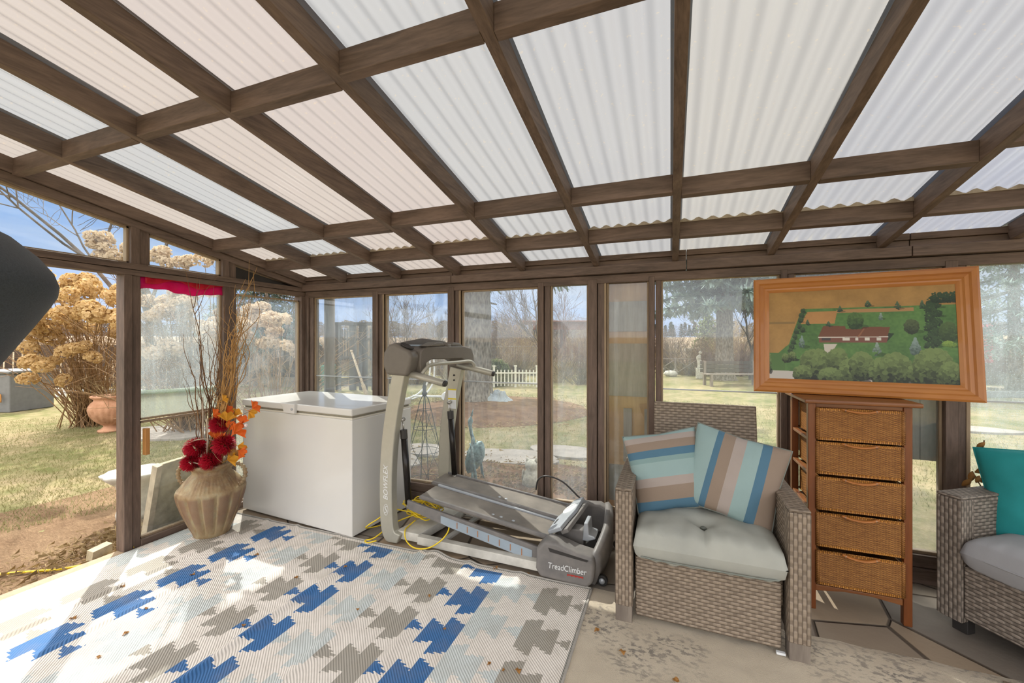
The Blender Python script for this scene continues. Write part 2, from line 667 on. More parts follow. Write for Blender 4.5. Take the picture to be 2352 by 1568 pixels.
M['twig'] = simple('willow_bark', '5b4027', 0.6, var=0.3, scale=30, color2='7d5a38')
M['twig_gold'] = simple('curly_willow_bark', 'ab8148', 0.55, var=0.25, scale=30)
M['twig_pale'] = simple('pale_vine', 'b0a08a', 0.6, var=0.1, scale=30)
M['bead'] = simple('clear_bead', 'd8c8c4', 0.1, spec=1.0)
M['pink_tape'] = leafmat('pink_film', 'd3105c', 'ee3a94', 0.6, rough=0.15, scale=14)
M['red_tape'] = leafmat('red_film', 'd02030', 'ea4058', 0.6, rough=0.15, scale=14)
M['wood_block'] = wood('fresh_wood_block', '9b6a35', 'c08a50', 'z', 0.6)
M['stone_pale'] = simple('pale_concrete', 'bdb9ae', 0.9, var=0.2, scale=14, bump=0.004, bscale=40)
M['stone_flat'] = simple('flagstone', '8a8279', 0.9, var=0.2, scale=6, bump=0.004, bscale=25)
M['verdigris'] = simple('verdigris_metal', '4b5f60', 0.6, metal=0.2, var=0.4, scale=25, bump=0.003, bscale=50, color2='7d908e')
M['cast_white'] = simple('weathered_cast_stone', 'b5b0a2', 0.9, var=0.3, scale=30, bump=0.004, bscale=60)
M['terracotta'] = simple('terracotta', 'a97a5a', 0.8, var=0.15, scale=8, bump=0.002, color2='b98d70')
M['char_timber'] = wood('dark_weathered_timber', '2b2622', '4c443c', 'z', 0.85, 10)
M['composter'] = simple('charcoal_plastic', '6a6a69', 0.6, var=0.1, scale=10)
M['white_plastic'] = simple('white_plastic', 'dfe0e0', 0.5, var=0.05)
M['tarp'] = simple('blue_grey_tarp', '8a9296', 0.6, var=0.25, scale=6, bump=0.01, bscale=8)
M['wire'] = simple('dark_wire', '3a3c38', 0.5, metal=0.5)
M['pale_wire'] = simple('galvanised_wire', 'a0a3a0', 0.5, metal=0.4)
M['white_paint'] = simple('white_picket_paint', 'dcd8c8', 0.7, var=0.08)
M['red_brown'] = wood('red_brown_timber', '6d4236', '8f6150', 'x', 0.7)
M['grey_timber'] = wood('weathered_timber', '5b5149', '857a6e', 'z', 0.85, 10)
M['grey_timber_x'] = wood('weathered_timber_across', '5b5149', '857a6e', 'x', 0.85, 10)
M['dark_timber'] = wood('dark_fence_timber', '33271f', '54443a', 'z', 0.85, 10)
M['light_slat'] = simple('pale_dry_slat', 'b9a78c', 0.8, var=0.2)
M['red_cloth'] = simple('red_pink_cloth', 'b04a5c', 0.8, var=0.15)
M['turquoise'] = simple('turquoise_plastic', '6fb0a4', 0.5)
M['black_rubber'] = simple('black_rubber', '1e1d1c', 0.6)
M['needles'] = leafmat('spruce_needles', '35452f', '6a7a58', 0.2, scale=3)
M['needles_grey'] = leafmat('blue_spruce_needles', '5c6f66', '93a39a', 0.2, scale=3)
M['olive_leaf'] = leafmat('olive_foliage', '5d6a3c', '8c9460', 0.3, scale=3)
M['bare_twigs'] = simple('bare_twigs', '51463d', 0.9, var=0.25, scale=5, color2='6b5e53')
M['bare_twigs_red'] = simple('reddish_bare_twigs', '583f36', 0.9, var=0.25, scale=5, color2='6f554a')
M['brush_tan'] = simple('dry_brush', '85704f', 0.9, var=0.25, scale=5, color2='9a855f')
M['far_wood'] = simple('distant_bare_wood', '5e564e', 0.9, var=0.25, scale=0.4, color2='6c6259')
M['far_pine'] = simple('distant_pine', '2f3d30', 0.9, var=0.2, scale=0.4)
M['hydrangea_head'] = leafmat('dried_hydrangea', 'a98858', 'e4c893', 0.45, scale=26)
M['hydrangea_pale'] = leafmat('bleached_hydrangea', 'b89c7c', 'dccbb0', 0.45, scale=26)
M['stem_tan'] = simple('tan_stem', '866948', 0.7, var=0.3, scale=20)
M['grass'] = leafmat('grass_blades', '666a3c', '9c9068', 0.3, scale=1.5)


def bark_mat():
    t = NT('spruce_bark')
    v = t.coord(scale=(1, 1, 0.35))
    vo = t.n('ShaderNodeTexVoronoi')
    vo.inputs['Scale'].default_value = 22
    t.l(v, vo.inputs['Vector'])
    f = t.math('MULTIPLY_ADD', t.noise(14, 6, 0.7, v), 0.7, t.math('MULTIPLY', vo.outputs['Distance'], 0.5))
    col = t.ramp(f, [(0.3, '3c342d'), (0.6, '6f665b'), (0.85, '8e867a')])
    return t.done(t.pbr(col, 0.9, 0, t.bump(f, 0.03), 0.2))


M['bark'] = bark_mat()


def ground_mat():
    t = NT('lawn_ground')
    v = t.coord()
    big = t.noise(0.55, 5, 0.6, v)
    mid = t.noise(4.5, 6, 0.7, v)
    fine = t.noise(60, 4, 0.7, v)
    green = t.mix(fine, '4f5630', '7b7b4e')
    straw = t.mix(fine, '7d6f52', 'ab9c7c')
    f = t.ramp(t.math('MULTIPLY_ADD', mid, 0.6, t.math('MULTIPLY', big, 0.5)), [(0.44, 0.0), (0.66, 1.0)])
    col = t.mix(f, green, straw)
    h = t.math('MULTIPLY_ADD', fine, 0.5, t.math('MULTIPLY', mid, 1.5))
    return t.done(t.pbr(col, 0.95, 0, t.bump(h, 0.03), 0.1))


def mulch_mat(name, a, b, c):
    t = NT(name)
    v = t.coord()
    w = t.noise(30, 6, 0.75, t.coord(scale=(1, 2.4, 1), rot=(0, 0, 0.6)), 1.5)
    m = t.noise(3, 5, 0.6, v)
    col = t.ramp(t.math('MULTIPLY_ADD', m, 0.5, t.math('MULTIPLY', w, 0.6)), [(0.35, a), (0.55, b), (0.75, c)])
    return t.done(t.pbr(col, 0.95, 0, t.bump(w, 0.02), 0.1))


M['slab'] = simple('rough_beige_stone', '9d8f72', 0.9, var=0.3, scale=9, bump=0.006, bscale=30, color2='a89b80')
M['lawn'] = ground_mat()
M['mulch'] = mulch_mat('bark_mulch', '4c382b', '785c46', '9f8062')
M['dirt'] = mulch_mat('bare_earth', '6c543f', '8f765c', 'ac9474')
M['field'] = simple('stubble_field', '7a6852', 0.95, var=0.12, scale=0.3, color2='8a775f')


def flag_mat():
    t = NT('flagstone_floor')
    v = t.coord(scale=(1.0, 1.25, 1))
    vo = t.n('ShaderNodeTexVoronoi')
    vo.feature = 'DISTANCE_TO_EDGE'
    vo.inputs['Scale'].default_value = 1.9
    t.l(v, vo.inputs['Vector'])
    vc = t.n('ShaderNodeTexVoronoi')
    vc.inputs['Scale'].default_value = 1.9
    t.l(v, vc.inputs['Vector'])
    sep = t.n('ShaderNodeSeparateColor')
    t.l(vc.outputs['Color'], sep.inputs[0])
    stone = t.ramp(sep.outputs[0], [(0.0, '7c7063'), (0.35, '9b8871'), (0.7, '6f6a64'), (1.0, 'a58f74')])
    n = t.noise(9, 6, 0.6, t.coord())
    stone = t.mix(t.math('MULTIPLY', n, 0.55), stone, '85786a')
    e = t.ramp(vo.outputs['Distance'], [(0.005, 0.0), (0.016, 1.0)])
    col = t.mix(e, '554a3f', stone)
    return t.done(t.pbr(col, 0.8, 0, t.bump(t.math('MULTIPLY_ADD', n, 0.3, e), 0.012), 0.3))


M['flag'] = flag_mat()


def carpet_mat():
    t = NT('speckled_beige_carpet')
    v = t.coord()
    sp = t.noise(34, 4, 0.6, t.coord(scale=(1, 1.6, 1), rot=(0, 0, 0.5)))
    patch = t.noise(1.9, 3, 0.5, v)
    f = t.math('MULTIPLY', t.ramp(sp, [(0.5, 0.0), (0.6, 1.0)]), t.ramp(patch, [(0.46, 0.0), (0.62, 1.0)]))
    base = t.mix(t.noise(5, 5, 0.6, v), 'ab9d88', 'c8bba6')
    col = t.mix(f, base, '6a635b')
    return t.done(t.pbr(col, 0.95, 0, t.bump(t.noise(260, 3, 0.6, v), 0.004), 0.1, sheen=0.2))


M['carpet'] = carpet_mat()
M['carpet_edge'] = simple('brown_mat', '94806a', 0.95, var=0.2, scale=9, bump=0.003, bscale=250, color2='8a7c6e')


def vase_mat():
    t = NT('antique_glazed_clay')
    v = t.coord(scale=(1, 1, 0.4))
    n = t.noise(9, 6, 0.65, v)
    n2 = t.noise(22, 5, 0.7, t.coord())
    col = t.ramp(n, [(0.3, '6b4f3a'), (0.5, '937b59'), (0.7, 'b0a07c')])
    col = t.mix(t.ramp(n2, [(0.5, 0.0), (0.75, 0.6)]), col, '8e9078')
    sp = t.n('ShaderNodeSeparateXYZ')
    t.l(t.coord(), sp.inputs[0])
    ang = t.math('ARCTAN2', sp.outputs[1], sp.outputs[0])
    lobe = t.math('ABSOLUTE', t.math('SINE', t.math('MULTIPLY', ang, 7)))
    zone = t.math('MULTIPLY', t.ramp(t.math('MULTIPLY', sp.outputs[2], 1.5), [(0.03, 0.0), (0.2, 1.0), (0.46, 1.0), (0.49, 0.0)]), 0.75)
    lobe = t.math('MULTIPLY', t.ramp(lobe, [(0.25, 0.0), (0.6, 1.0)]), zone)
    col = t.mix(lobe, col, '735745')
    return t.done(t.pbr(col, 0.55, 0, t.bump(n2, 0.003), 0.4))


M['vase'] = vase_mat()
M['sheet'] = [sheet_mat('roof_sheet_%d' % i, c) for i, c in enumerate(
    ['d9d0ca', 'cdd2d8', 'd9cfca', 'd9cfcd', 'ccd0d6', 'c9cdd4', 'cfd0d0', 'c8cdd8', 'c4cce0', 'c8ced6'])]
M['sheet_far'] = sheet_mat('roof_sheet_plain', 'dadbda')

# ================================================================== the room
WX = -3.375        # inner face of the left wall
WY = 3.086         # inner face of the back wall
KS = 0.188         # roof slope


def zr(y):
    return 1.955 + KS * (3.05 - y)


RAFT = [-2.86, -2.25, -1.66, -1.085, -0.51, 0.03, 0.60, 1.165, 1.74, 2.32, 2.90]
ROOF_Y0, ROOF_Y1 = -1.7, 3.30


def struct(o):
    o['kind'] = 'structure'
    return o


one('floor', M['flag'], lambda b: b.box(-3.43, 3.6, -2.2, 3.18, -0.075, 0.0), None, None, kind='structure')

ceiling = struct(empty('ceiling', (0, 0, 2.0)))
rng = random.Random(5)
for i, x in enumerate(RAFT):
    b = MB()
    w = 0.040
    y0, y1 = ROOF_Y0, 3.062
    b.prism([(y0, zr(y0)), (y1, zr(y1)), (y1 + 0.02, zr(y1) + 0.04), (y1 + 0.02, zr(y1) + 0.089), (y0, zr(y0) + 0.089)],
            x - w / 2, x + w / 2, 'x')
    b.build('rafter', M['frame_y'], ceiling, world=True, bevel=0.003)
edges = [WX] + RAFT
ROWS = [(2.652, [0, .0, .012, -.008, .01, 0, .012, .02, .0, 0, 0]),
        (2.165, [.03, .02, .03, -.01, .0, -.02, .02, .03, -.07, .02, 0]),
        (1.125, [.01, .0, .0, .015, -.01, .0, 0, 0, 0, 0, 0]),
        (0.08, [0] * 11), (-0.95, [0] * 11)]
for (yr, offs) in ROWS:
    for k in range(len(edges) - 1):
        x0 = edges[k] + (0.02 if k else 0.0)
        x1 = edges[k + 1] - 0.02
        y = yr + offs[k]
        z = zr(y)
        b = MB()
        dz = rng.uniform(-0.003, 0.003)
        b.prism([(y, z + dz), (y + 0.038, z - 0.007 + dz), (y + 0.038, z + 0.082 + dz), (y, z + 0.087 + dz)], x0, x1, 'x')
        b.build('blocking', M['frame_x'], ceiling, world=True, bevel=0.003)
        if yr > 2.4:
            bb = MB()
            n = 40
            top = []
            for q in range(n + 1):
                xx = x0 + (x1 - x0) * q / n
                top.append((xx, z + 0.096 + 0.009 * math.cos(2 * math.pi * xx / 0.076)))
            poly = [(x0, z + 0.083)] + top + [(x1, z + 0.083)]
            bb.prism(poly, y - 0.004, y + 0.03, 'y')
            bb.build('closure_strip', M['old_board'], ceiling, world=True)


def sheet(x0, x1, y0, y1, dz, mat, seedy=0):
    b = MB()
    nu = max(8, int((x1 - x0) / 0.076 * 12))

    def fn(u, v):
        x = x0 + (x1 - x0) * u
        y = y0 + (y1 - y0) * v
        sag = 0.006 * noise.noise(Vector((x * 2.2, y * 1.3, seedy)))
        return (x, y, zr(y) + 0.089 + 0.0125 + dz + 0.0060 * math.cos(2 * math.pi * x / 0.076) + sag)
    b.grid(nu, 26, fn)
    return b.build('roof_sheet', mat, ceiling, world=True, fix=False)


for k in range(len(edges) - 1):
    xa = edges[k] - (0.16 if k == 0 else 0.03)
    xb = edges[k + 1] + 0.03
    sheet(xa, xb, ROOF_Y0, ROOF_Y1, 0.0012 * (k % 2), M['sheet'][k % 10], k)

# ---- back wall
wall_back = struct(empty('wall_back', (0, WY, 0)))
POSTS = [(-3.375, -3.285), (-2.556, -2.435), (-1.77, -1.65), (-0.968, -0.873), (-0.578, -0.442), (-0.144, -0.063),
         (0.66, 0.735), (1.465, 1.575), (2.36, 2.46), (3.2, 3.3)]
for (a, c) in POSTS:
    m = a + (c - a) * 0.52
    b = MB()
    b.box(a, m - 0.0025, WY, WY + 0.09, 0.0, 1.86)
    b.box(m + 0.0025, c, WY + 0.014, WY + 0.09, 0.0, 1.86)
    b.build('post', M['frame_z'], wall_back, world=True, bevel=0.003)
    if c - a > 0.1:
        b = MB()
        b.box(c - 0.016, c + 0.0, WY + 0.010, WY + 0.03, 0.165, 1.83)
        b.build('bead', M['bare_edge'], wall_back, world=True, bevel=0.002)
b = MB()
b.box(WX, 3.3, WY + 0.004, WY + 0.09, 1.83, 1.888)
b.build('frame_head', M['frame_x'], wall_back, world=True, bevel=0.003)
for (xa, xb) in [(WX, -1.72), (-1.716, 0.10), (0.104, 1.3), (1.304, 3.3)]:
    b = MB()
    b.box(xa, xb, WY - 0.036, WY + 0.06, 1.892, 1.952)
    b.build('wall_plate', M['frame_x'], wall_back, world=True, bevel=0.004)
    b = MB()
    b.box(xa, xb, WY - 0.004, WY + 0.07, 1.953, 1.990)
    b.box(xa, xb, WY - 0.014, WY + 0.07, 1.992, 2.030)
    b.build('fascia_board', M['frame_x'], wall_back, world=True, bevel=0.003)
b = MB()
b.box(WX, 3.3, WY - 0.012, WY + 0.10, 0.0, 0.085)
b.box(WX, 3.3, WY + 0.006, WY + 0.11, 0.087, 0.158)
b.build('sill', M['frame_x'], wall_back, world=True, bevel=0.004)

wn = [0]


def window_y(x0, x1, z0, z1, mat, y=WY + 0.045, line=True):
    """framed pane in the back wall"""
    wn[0] += 1
    r = struct(empty('window_%d' % wn[0], ((x0 + x1) / 2, y, z0)))
    b = MB()
    t = 0.013
    b.box(x0, x0 + t, y - .014, y + .02, z0, z1)
    b.box(x1 - t, x1, y - .014, y + .02, z0, z1)
    b.box(x0 + t, x1 - t, y - .014, y + .02, z1 - t, z1)
    b.box(x0 + t, x1 - t, y - .014, y + .02, z0, z0 + t * 1.3)
    b.build('glazing_bead', M['bare_edge'], r, world=True, bevel=0.002)
    b = MB()
    zs = 1.065 if line else z1
    b.box(x0 + t * .5, x1 - t * .5, y, y + 0.004, z0 + .01, (zs if line else z1) - .002)
    b.build('pane', mat, r, world=True)
    if line:
        b = MB()
        b.box(x0 + t * .5, x1 - t * .5, y - .003, y + 0.001, zs - .001, z1 - .005)
        b.build('pane', mat, r, world=True)
        b = MB()
        b.box(x0 + t, x1 - t, y - .004, y + .004, zs - .006, zs + .003)
        b.build('pane_edge', M['silver_plastic'], r, world=True)
    return r


window_y(-3.285, -2.556, 0.158, 1.83, M['glass_b'])
window_y(-2.435, -1.77, 0.158, 1.83, M['glass_b'])
window_y(-1.65, -0.968, 0.158, 1.83, M['glass_a'])
window_y(-0.873, -0.578, 0.158, 1.85, M['glass_b'], line=False)
window_y(-0.442, -0.144, 0.158, 1.85, M['glass_a'], line=False)
window_y(-0.063, 0.66, 0.158, 1.84, M['glass_a'])
window_y(0.735, 1.465, 0.158, 1.84, M['glass_b'], line=False)
window_y(1.575, 2.36, 0.158, 1.845, M['glass_c'])
window_y(2.46, 3.2, 0.158, 1.845, M['glass_a'])
# short cross piece in the narrow pane
b = MB()
b.box(-0.873, -0.578, WY + .03, WY + .05, 0.118, 0.16)
b.build('sill', M['frame_x'], wall_back, world=True)

# plywood closing the narrow opening; pale strips stand in for haze on its pane
bd = empty('plywood_panel', (-0.29, WY + 0.13, 0.16))
tag(bd, 'plywood panel closing the narrow opening behind the armchair', 'panel')
b = MB()
b.box(-0.46, -0.13, WY + .130, WY + .144, 0.14, 1.87)
b.build('panel', M['plywood'], bd, world=True)
for (z0, z1, xa, xb) in [(1.475, 1.70, -.45, -.135), (0.99, 1.385, -.45, -.135), (0.50, 0.90, -.33, -.27), (0.6, 0.9, -.18, -.135), (0.2, .47, -.45, -.135)]:
    b = MB()
    b.box(xa, xb, WY + .114, WY + .129, z0, z1)
    tag(b.build('haze_strip', M['old_board'], bd, world=True), 'pale strip standing in for haze on the glass')
# boards outside the opening behind the drawer tower
bd = empty('weathered_board_panel', (1.1, WY + 0.12, 0.69))
tag(bd, 'weathered grey upright boards outside the opening behind the wicker drawer tower', 'panel')
xx = 0.72
while xx < 1.47:
    b = MB()
    b.box(xx, min(xx + 0.094, 1.48), WY + .105, WY + .125, 0.69, 1.90)
    b.build('board', M['old_board'], bd, world=True, bevel=0.002)
    xx += 0.097
# grey downpipe outside the first pane
one('downpipe', M['grey_timber'], lambda b: b.tube([(-3.215, WY + .155, -.06), (-3.215, WY + .155, 1.98)], 0.05, 14),
    'grey weathered round pipe outside the corner window', 'pipe', origin=(-3.215, WY + .155, -.06))

# ---- left wall
wall_left = struct(empty('wall_left', (WX, 2, 0)))


def gz(y):
    return 2.278 - 0.182 * (y - 1.094)


for (ya, yb, z1, xo) in [(1.637, 1.683, 1.845, .0), (1.687, 1.733, 1.845, .012), (2.292, 2.345, 1.845, .0), (2.348, 2.402, 1.845, .012),
                         (3.045, 3.10, 1.845, .0), (0.50, 0.56, 1.845, 0), (-1.7, -1.6, 1.845, 0)]:
    b = MB()
    b.box(WX - .09, WX - xo, ya, yb, 0.0, z1)
    b.build('post', M['frame_z'], wall_left, world=True, bevel=0.003)
for (ya, yb) in [(1.675, 1.785), (2.283, 2.40), (0.5, 0.6)]:
    b = MB()
    ym = ya + (yb - ya) * .45
    b.prism([(ya, 1.925), (ym, 1.925), (ym, gz(ym) + .01), (ya, gz(ya) + .01)], WX - .09, WX - 0.0, 'x')
    b.prism([(ym + .003, 1.925), (yb, 1.925), (yb, gz(yb) + .01), (ym + .003, gz(ym) + .01)], WX - .09, WX - 0.012, 'x')
    b.build('post', M['frame_z'], wall_left, world=True, bevel=0.003)
b = MB()
b.box(WX - .09, WX - .004, -1.7, 3.12, 1.845, 1.883)
b.build('transom', M['frame_y'], wall_left, world=True, bevel=0.003)
b = MB()
b.box(WX - .09, WX + .002, -1.7, 3.12, 1.886, 1.926)
b.build('transom', M['frame_y'], wall_left, world=True, bevel=0.003)
b = MB()
b.prism([(-1.7, gz(-1.7)), (3.1, gz(3.1)), (3.1, gz(3.1) + .05), (-1.7, gz(-1.7) + .05)], WX - .08, WX + .002, 'x')
b.build('gable_rail', M['frame_y'], wall_left, world=True, bevel=0.003)
b = MB()
b.prism([(-1.7, gz(-1.7) + .052), (3.1, gz(3.1) + .052), (3.1, zr(3.1) + .089), (-1.7, zr(-1.7) + .089)], WX - .04, WX + .02, 'x')
b.build('gable_rafter', M['frame_y'], wall_left, world=True, bevel=0.003)
b = MB()
b.prism([(2.40, 1.926), (3.05, 1.926), (3.05, gz(3.05) - .012), (2.40, gz(2.40) - .012)], WX - .05, WX - .03, 'x')
b.build('gable_infill', M['dark_plastic'], wall_left, world=True)
b = MB()
b.box(WX - .07, WX + .012, -1.7, 1.637, -.05, 0.006)
b.build('threshold', M['bare_edge'], wall_left, world=True, bevel=0.004)
b = MB()
b.box(WX - .09, WX + .0, 1.733, 3.05, -.05, 0.045)
b.build('sill', M['frame_y'], wall_left, world=True, bevel=0.004)


def window_x(y0, y1, z0, z1, mat, top=None):
    wn[0] += 1
    x = WX - .045
    r = struct(empty('window_%d' % wn[0], (x, (y0 + y1) / 2, z0)))
    ft = (lambda y: z1) if top is None else top
    t = 0.012
    b = MB()
    b.prism([(y0, z0), (y0 + t, z0), (y0 + t, ft(y0 + t)), (y0, ft(y0))], x - .02, x + .016, 'x')
    b.prism([(y1 - t, z0), (y1, z0), (y1, ft(y1)), (y1 - t, ft(y1 - t))], x - .02, x + .016, 'x')
    b.prism([(y0, z0), (y1, z0), (y1, z0 + t), (y0, z0 + t)], x - .02, x + .016, 'x')
    b.prism([(y0, ft(y0) - t), (y1, ft(y1) - t), (y1, ft(y1)), (y0, ft(y0))], x - .02, x + .016, 'x')
    b.build('glazing_bead', M['bare_edge'], r, world=True)
    b = MB()
    b.prism([(y0 + .004, z0 + .004), (y1 - .004, z0 + .004), (y1 - .004, ft(y1) - .004), (y0 + .004, ft(y0) - .004)], x - .002, x + .002, 'x')
    b.build('pane', mat, r, world=True)
    return r


window_x(1.733, 2.292, 0.86, 1.845, M['glass_c'])
window_x(1.733, 2.292, 0.045, 0.85, M['glass_clear'])
window_x(2.402, 3.045, 0.045, 1.80, M['glass_b'])
window_x(0.6, 1.675, 1.926, 2.2, M['glass_clear'], top=gz)
window_x(1.785, 2.283, 1.926, 2.2, M['glass_clear'], top=gz)
M['algae'] = glass('algae_film', 0.35, 0.3, dust='cbc9b4', seed=3.0)
M['algae_top'] = glass('algae_film_dense', 0.5, 0.3, dust='8c9a68', seed=3.0)
b = MB()
b.box(WX - .062, WX - .058, 1.745, 2.28, 0.865, 1.05)
o = b.build('algae_film', [M['algae']])
tag(o, 'pale clouded strip low in the pane beside the doorway post', 'film')
one('green_edging', M['algae_top'], lambda b: b.tube([(WX - .068, 1.745, 1.045), (WX - .068, 2.28, 1.02)], 0.016, 10),
    'green stained edge across the clouded pane behind the branches', 'edging')
one('wood_block', M['wood_block'], lambda b: b.box(WX - .0, WX + .035, 1.738, 1.765, .625, .805),
    'small bare orange wood block on the doorway post', 'wood block', origin=(WX, 1.75, .625), bevel=0.003)


def film(b):
    def fn(u, v):
        y = 1.735 + 0.60 * u
        z = 1.845 - (0.085 - 0.012 * math.sin(u * 9)) * v + 0.004 * math.sin(u * 30)
        return (WX - .022 + 0.006 * math.sin(u * 40 + v * 3) * v, y, z)
    b.grid(60, 5, fn)


one('pink_plastic_strip', M['pink_tape'], film, 'crumpled pink plastic strip along the top of the pane beside the doorway', 'plastic strip', solid=0.0008)


def film2(b):
    b.grid(50, 3, lambda u, v: (WX - .012 + .004 * math.sin(u * 50), 1.76 + .57 * u, 1.85 - (.03 + .02 * math.sin(u * 11 + 1)) * v))


one('red_plastic_strip', M['red_tape'], film2, 'narrow red plastic strip over the top edge of the pink one', 'plastic strip', solid=0.0008)

# ================================================================== rug
RX0, RX1, RY0, RY1 = -3.362, -0.412, 0.30, 2.335
COLS = [(-3.362, -3.09, 'M', 1), (-3.09, -2.79, 'M', 2), (-2.79, -2.50, 'M', 3), (-2.50, -2.245, 'P', 1), (-2.245, -1.99, 'P', 2),
        (-1.99, -1.725, 'P', 3), (-1.725, -1.475, 'P', 1), (-1.475, -1.20, 'P', 2), (-1.20, -0.942, 'P', 3),
        (-0.942, -0.672, 'M', 1), (-0.672, -0.412, 'M', 2)]
PH = {0: 0.03, 1: 0.03, 2: 0.02}
RUGC = [hexc('d9d1c8'), hexc('bfc4c2'), hexc('9c968c'), hexc('3b6799'), hexc('8c8a84')]


def rug_col(x, y):
    """0 ground, 1 pale blue grey, 2 taupe, 3 blue"""
    if x > RX1 - .012 or y > RY1 - .012: return 4
    if x > RX1 - .022 or y > RY1 - .04: return 0
    for (a, c, ty, k) in COLS:
        if a <= x < c:
            s = (x - a) / (c - a)
            if ty == 'M': s = 1 - s
            i = min(2, int(s * 3))
            t = s * 3 - i
            h = ((0.044, 0.0), (0.09, 0.052), (0.131, 0.095))[i]
            hh = h[0] + (h[1] - h[0]) * t
            per = 0.286
            yc = 2.0 if ty == 'P' else (2.147 if x > -1 else 2.17)
            q = (y - yc + per * 10 + per / 2) % per - per / 2
            q += 0.004 * (1 if int(y / .0065) % 2 else -1)
            return k if abs(q) < hh else 0
    return 0


def rug_h(x, y):
    z = 0.006
    z += 0.020 * math.exp(-((x - (-1.50 + .03 * math.sin(y * 2))) / 0.03) ** 2) * (0.55 + .45 * min(1, max(0, (y - 1.2))))
    z += 0.016 * math.exp(-((x + 1.875 + .01 * math.sin(y * 5)) / 0.022) ** 2) * min(1, max(0, (2.25 - y) * 3))
    z += 0.012 * math.exp(-((x + 1.17) / 0.03) ** 2)
    z += 0.010 * math.exp(-((x + 2.22) / 0.03) ** 2) * (0.5 + 0.5 * math.sin(y * 4))
    z += 0.009 * math.exp(-((x + 2.62) / 0.02) ** 2)
    z += 0.008 * math.exp(-((x + 2.93) / 0.02) ** 2)
    z += 0.008 * math.exp(-((x + 0.83) / 0.03) ** 2)
    z += 0.003 * (1 + noise.noise(Vector((x * 4, y * 1.3, 0))))
    z += 0.03 * math.exp(-((x + 1.42) / 0.07) ** 2) * math.exp(-((y - RY1) / 0.09) ** 2)
    return z


def build_rug():
    st = 0.0065
    nx = int((RX1 - RX0) / st)
    ny = int((RY1 - RY0) / st)
    xs = np.linspace(RX0, RX1, nx + 1)
    ys = np.linspace(RY0, RY1, ny + 1)
    co = np.zeros(((nx + 1) * (ny + 1), 3), dtype=np.float32)
    i = 0
    for y in ys:
        for x in xs:
            co[i] = (x, y, rug_h(x, y))
            i += 1
    me = bpy.data.meshes.new('patterned_rug')
    nf = nx * ny
    jj, ii = np.meshgrid(np.arange(ny), np.arange(nx), indexing='ij')
    base = (jj * (nx + 1) + ii).ravel()
    quads = np.stack([base, base + 1, base + nx + 2, base + nx + 1], axis=1).astype(np.int32)
    me.vertices.add(len(co))
    me.vertices.foreach_set('co', co.ravel())
    me.loops.add(nf * 4)
    me.loops.foreach_set('vertex_index', quads.ravel())
    me.polygons.add(nf)
    me.polygons.foreach_set('loop_start', np.arange(nf, dtype=np.int32) * 4)
    me.polygons.foreach_set('loop_total', np.full(nf, 4, dtype=np.int32))
    me.update(calc_edges=True)
    me.polygons.foreach_set('use_smooth', [True] * nf)
    at_ = me.color_attributes.new('Col', 'FLOAT_COLOR', 'CORNER')
    cols = np.zeros((nf, 4, 4), dtype=np.float32)
    k = 0
    for j in range(ny):
        yc = (ys[j] + ys[j + 1]) / 2
        for i in range(nx):
            cols[k, :, :] = RUGC[rug_col((xs[i] + xs[i + 1]) / 2, yc)]
            k += 1
    at_.data.foreach_set('color', cols.ravel())

    def bmp(t):
        w = t.n('ShaderNodeTexWave', wave_type='BANDS', bands_direction='DIAGONAL')
        w.inputs['Scale'].default_value = 42
        w.inputs['Distortion'].default_value = 0.4
        t.l(t.coord(), w.inputs['Vector'])
        return t.bump(w.outputs['Fac'], 0.0025, 0.8)
    me.materials.append(vcol('woven_rug', 0.7, bmp, 0.25, var=0.30))
    o = bpy.data.objects.new('patterned_rug', me)
    COL.objects.link(o)
    tag(o, 'flat woven cream rug with blue and grey zigzag arrows lying along the doorway', 'rug')
    md = o.modifiers.new('solid', 'SOLIDIFY')
    md.thickness = 0.004
    md.offset = -1
    b = MB()
    pts = [(RX1, y, rug_h(RX1, y) + .001) for y in np.linspace(RY0, RY1, 60)] + [(x, RY1, rug_h(x, RY1) + .001) for x in np.linspace(RX1, RX0, 140)]
    b.tube(pts, 0.006, 6)
    b.build('binding', simple('rug_binding', '9a958d', 0.8), o)


build_rug()


def carpet(b):
    def fn(u, v):
        x = -0.47 + 2.1 * u
        y = 0.3 + (2.06 - .02 * u) * v
        x += 0.01 * noise.noise(Vector((0, y * 9, 3)))
        y += 0.012 * noise.noise(Vector((x * 9, 0, 7))) * v
        e = min(1, min(u, 1 - u, 1 - v) * 40)
        return (x, y, 0.001 + e * (0.008 + 0.003 * noise.noise(Vector((x * 14, y * 14, 0)))))
    b.grid(190, 180, fn)


one('speckled_carpet', M['carpet'], carpet, 'worn beige carpet speckled with dark marks under the front of the armchair', 'carpet', fix=False)


def carpet2(b):
    def fn(u, v):
        x = 1.02 + 0.25 * v * v + 0.8 * u
        y = 0.6 + 1.70 * v + 0.012 * noise.noise(Vector((x * 7, 0, 2)))
        e = min(1, min(u, 1 - v) * 30)
        return (x, y, 0.012 + e * (0.010 + 0.004 * noise.noise(Vector((x * 16, y * 16, 5)))))
    b.grid(80, 120, fn)


one('brown_mat', M['carpet_edge'], carpet2, 'brownish matted mat on the floor in front of the wicker sofa', 'mat', fix=False)

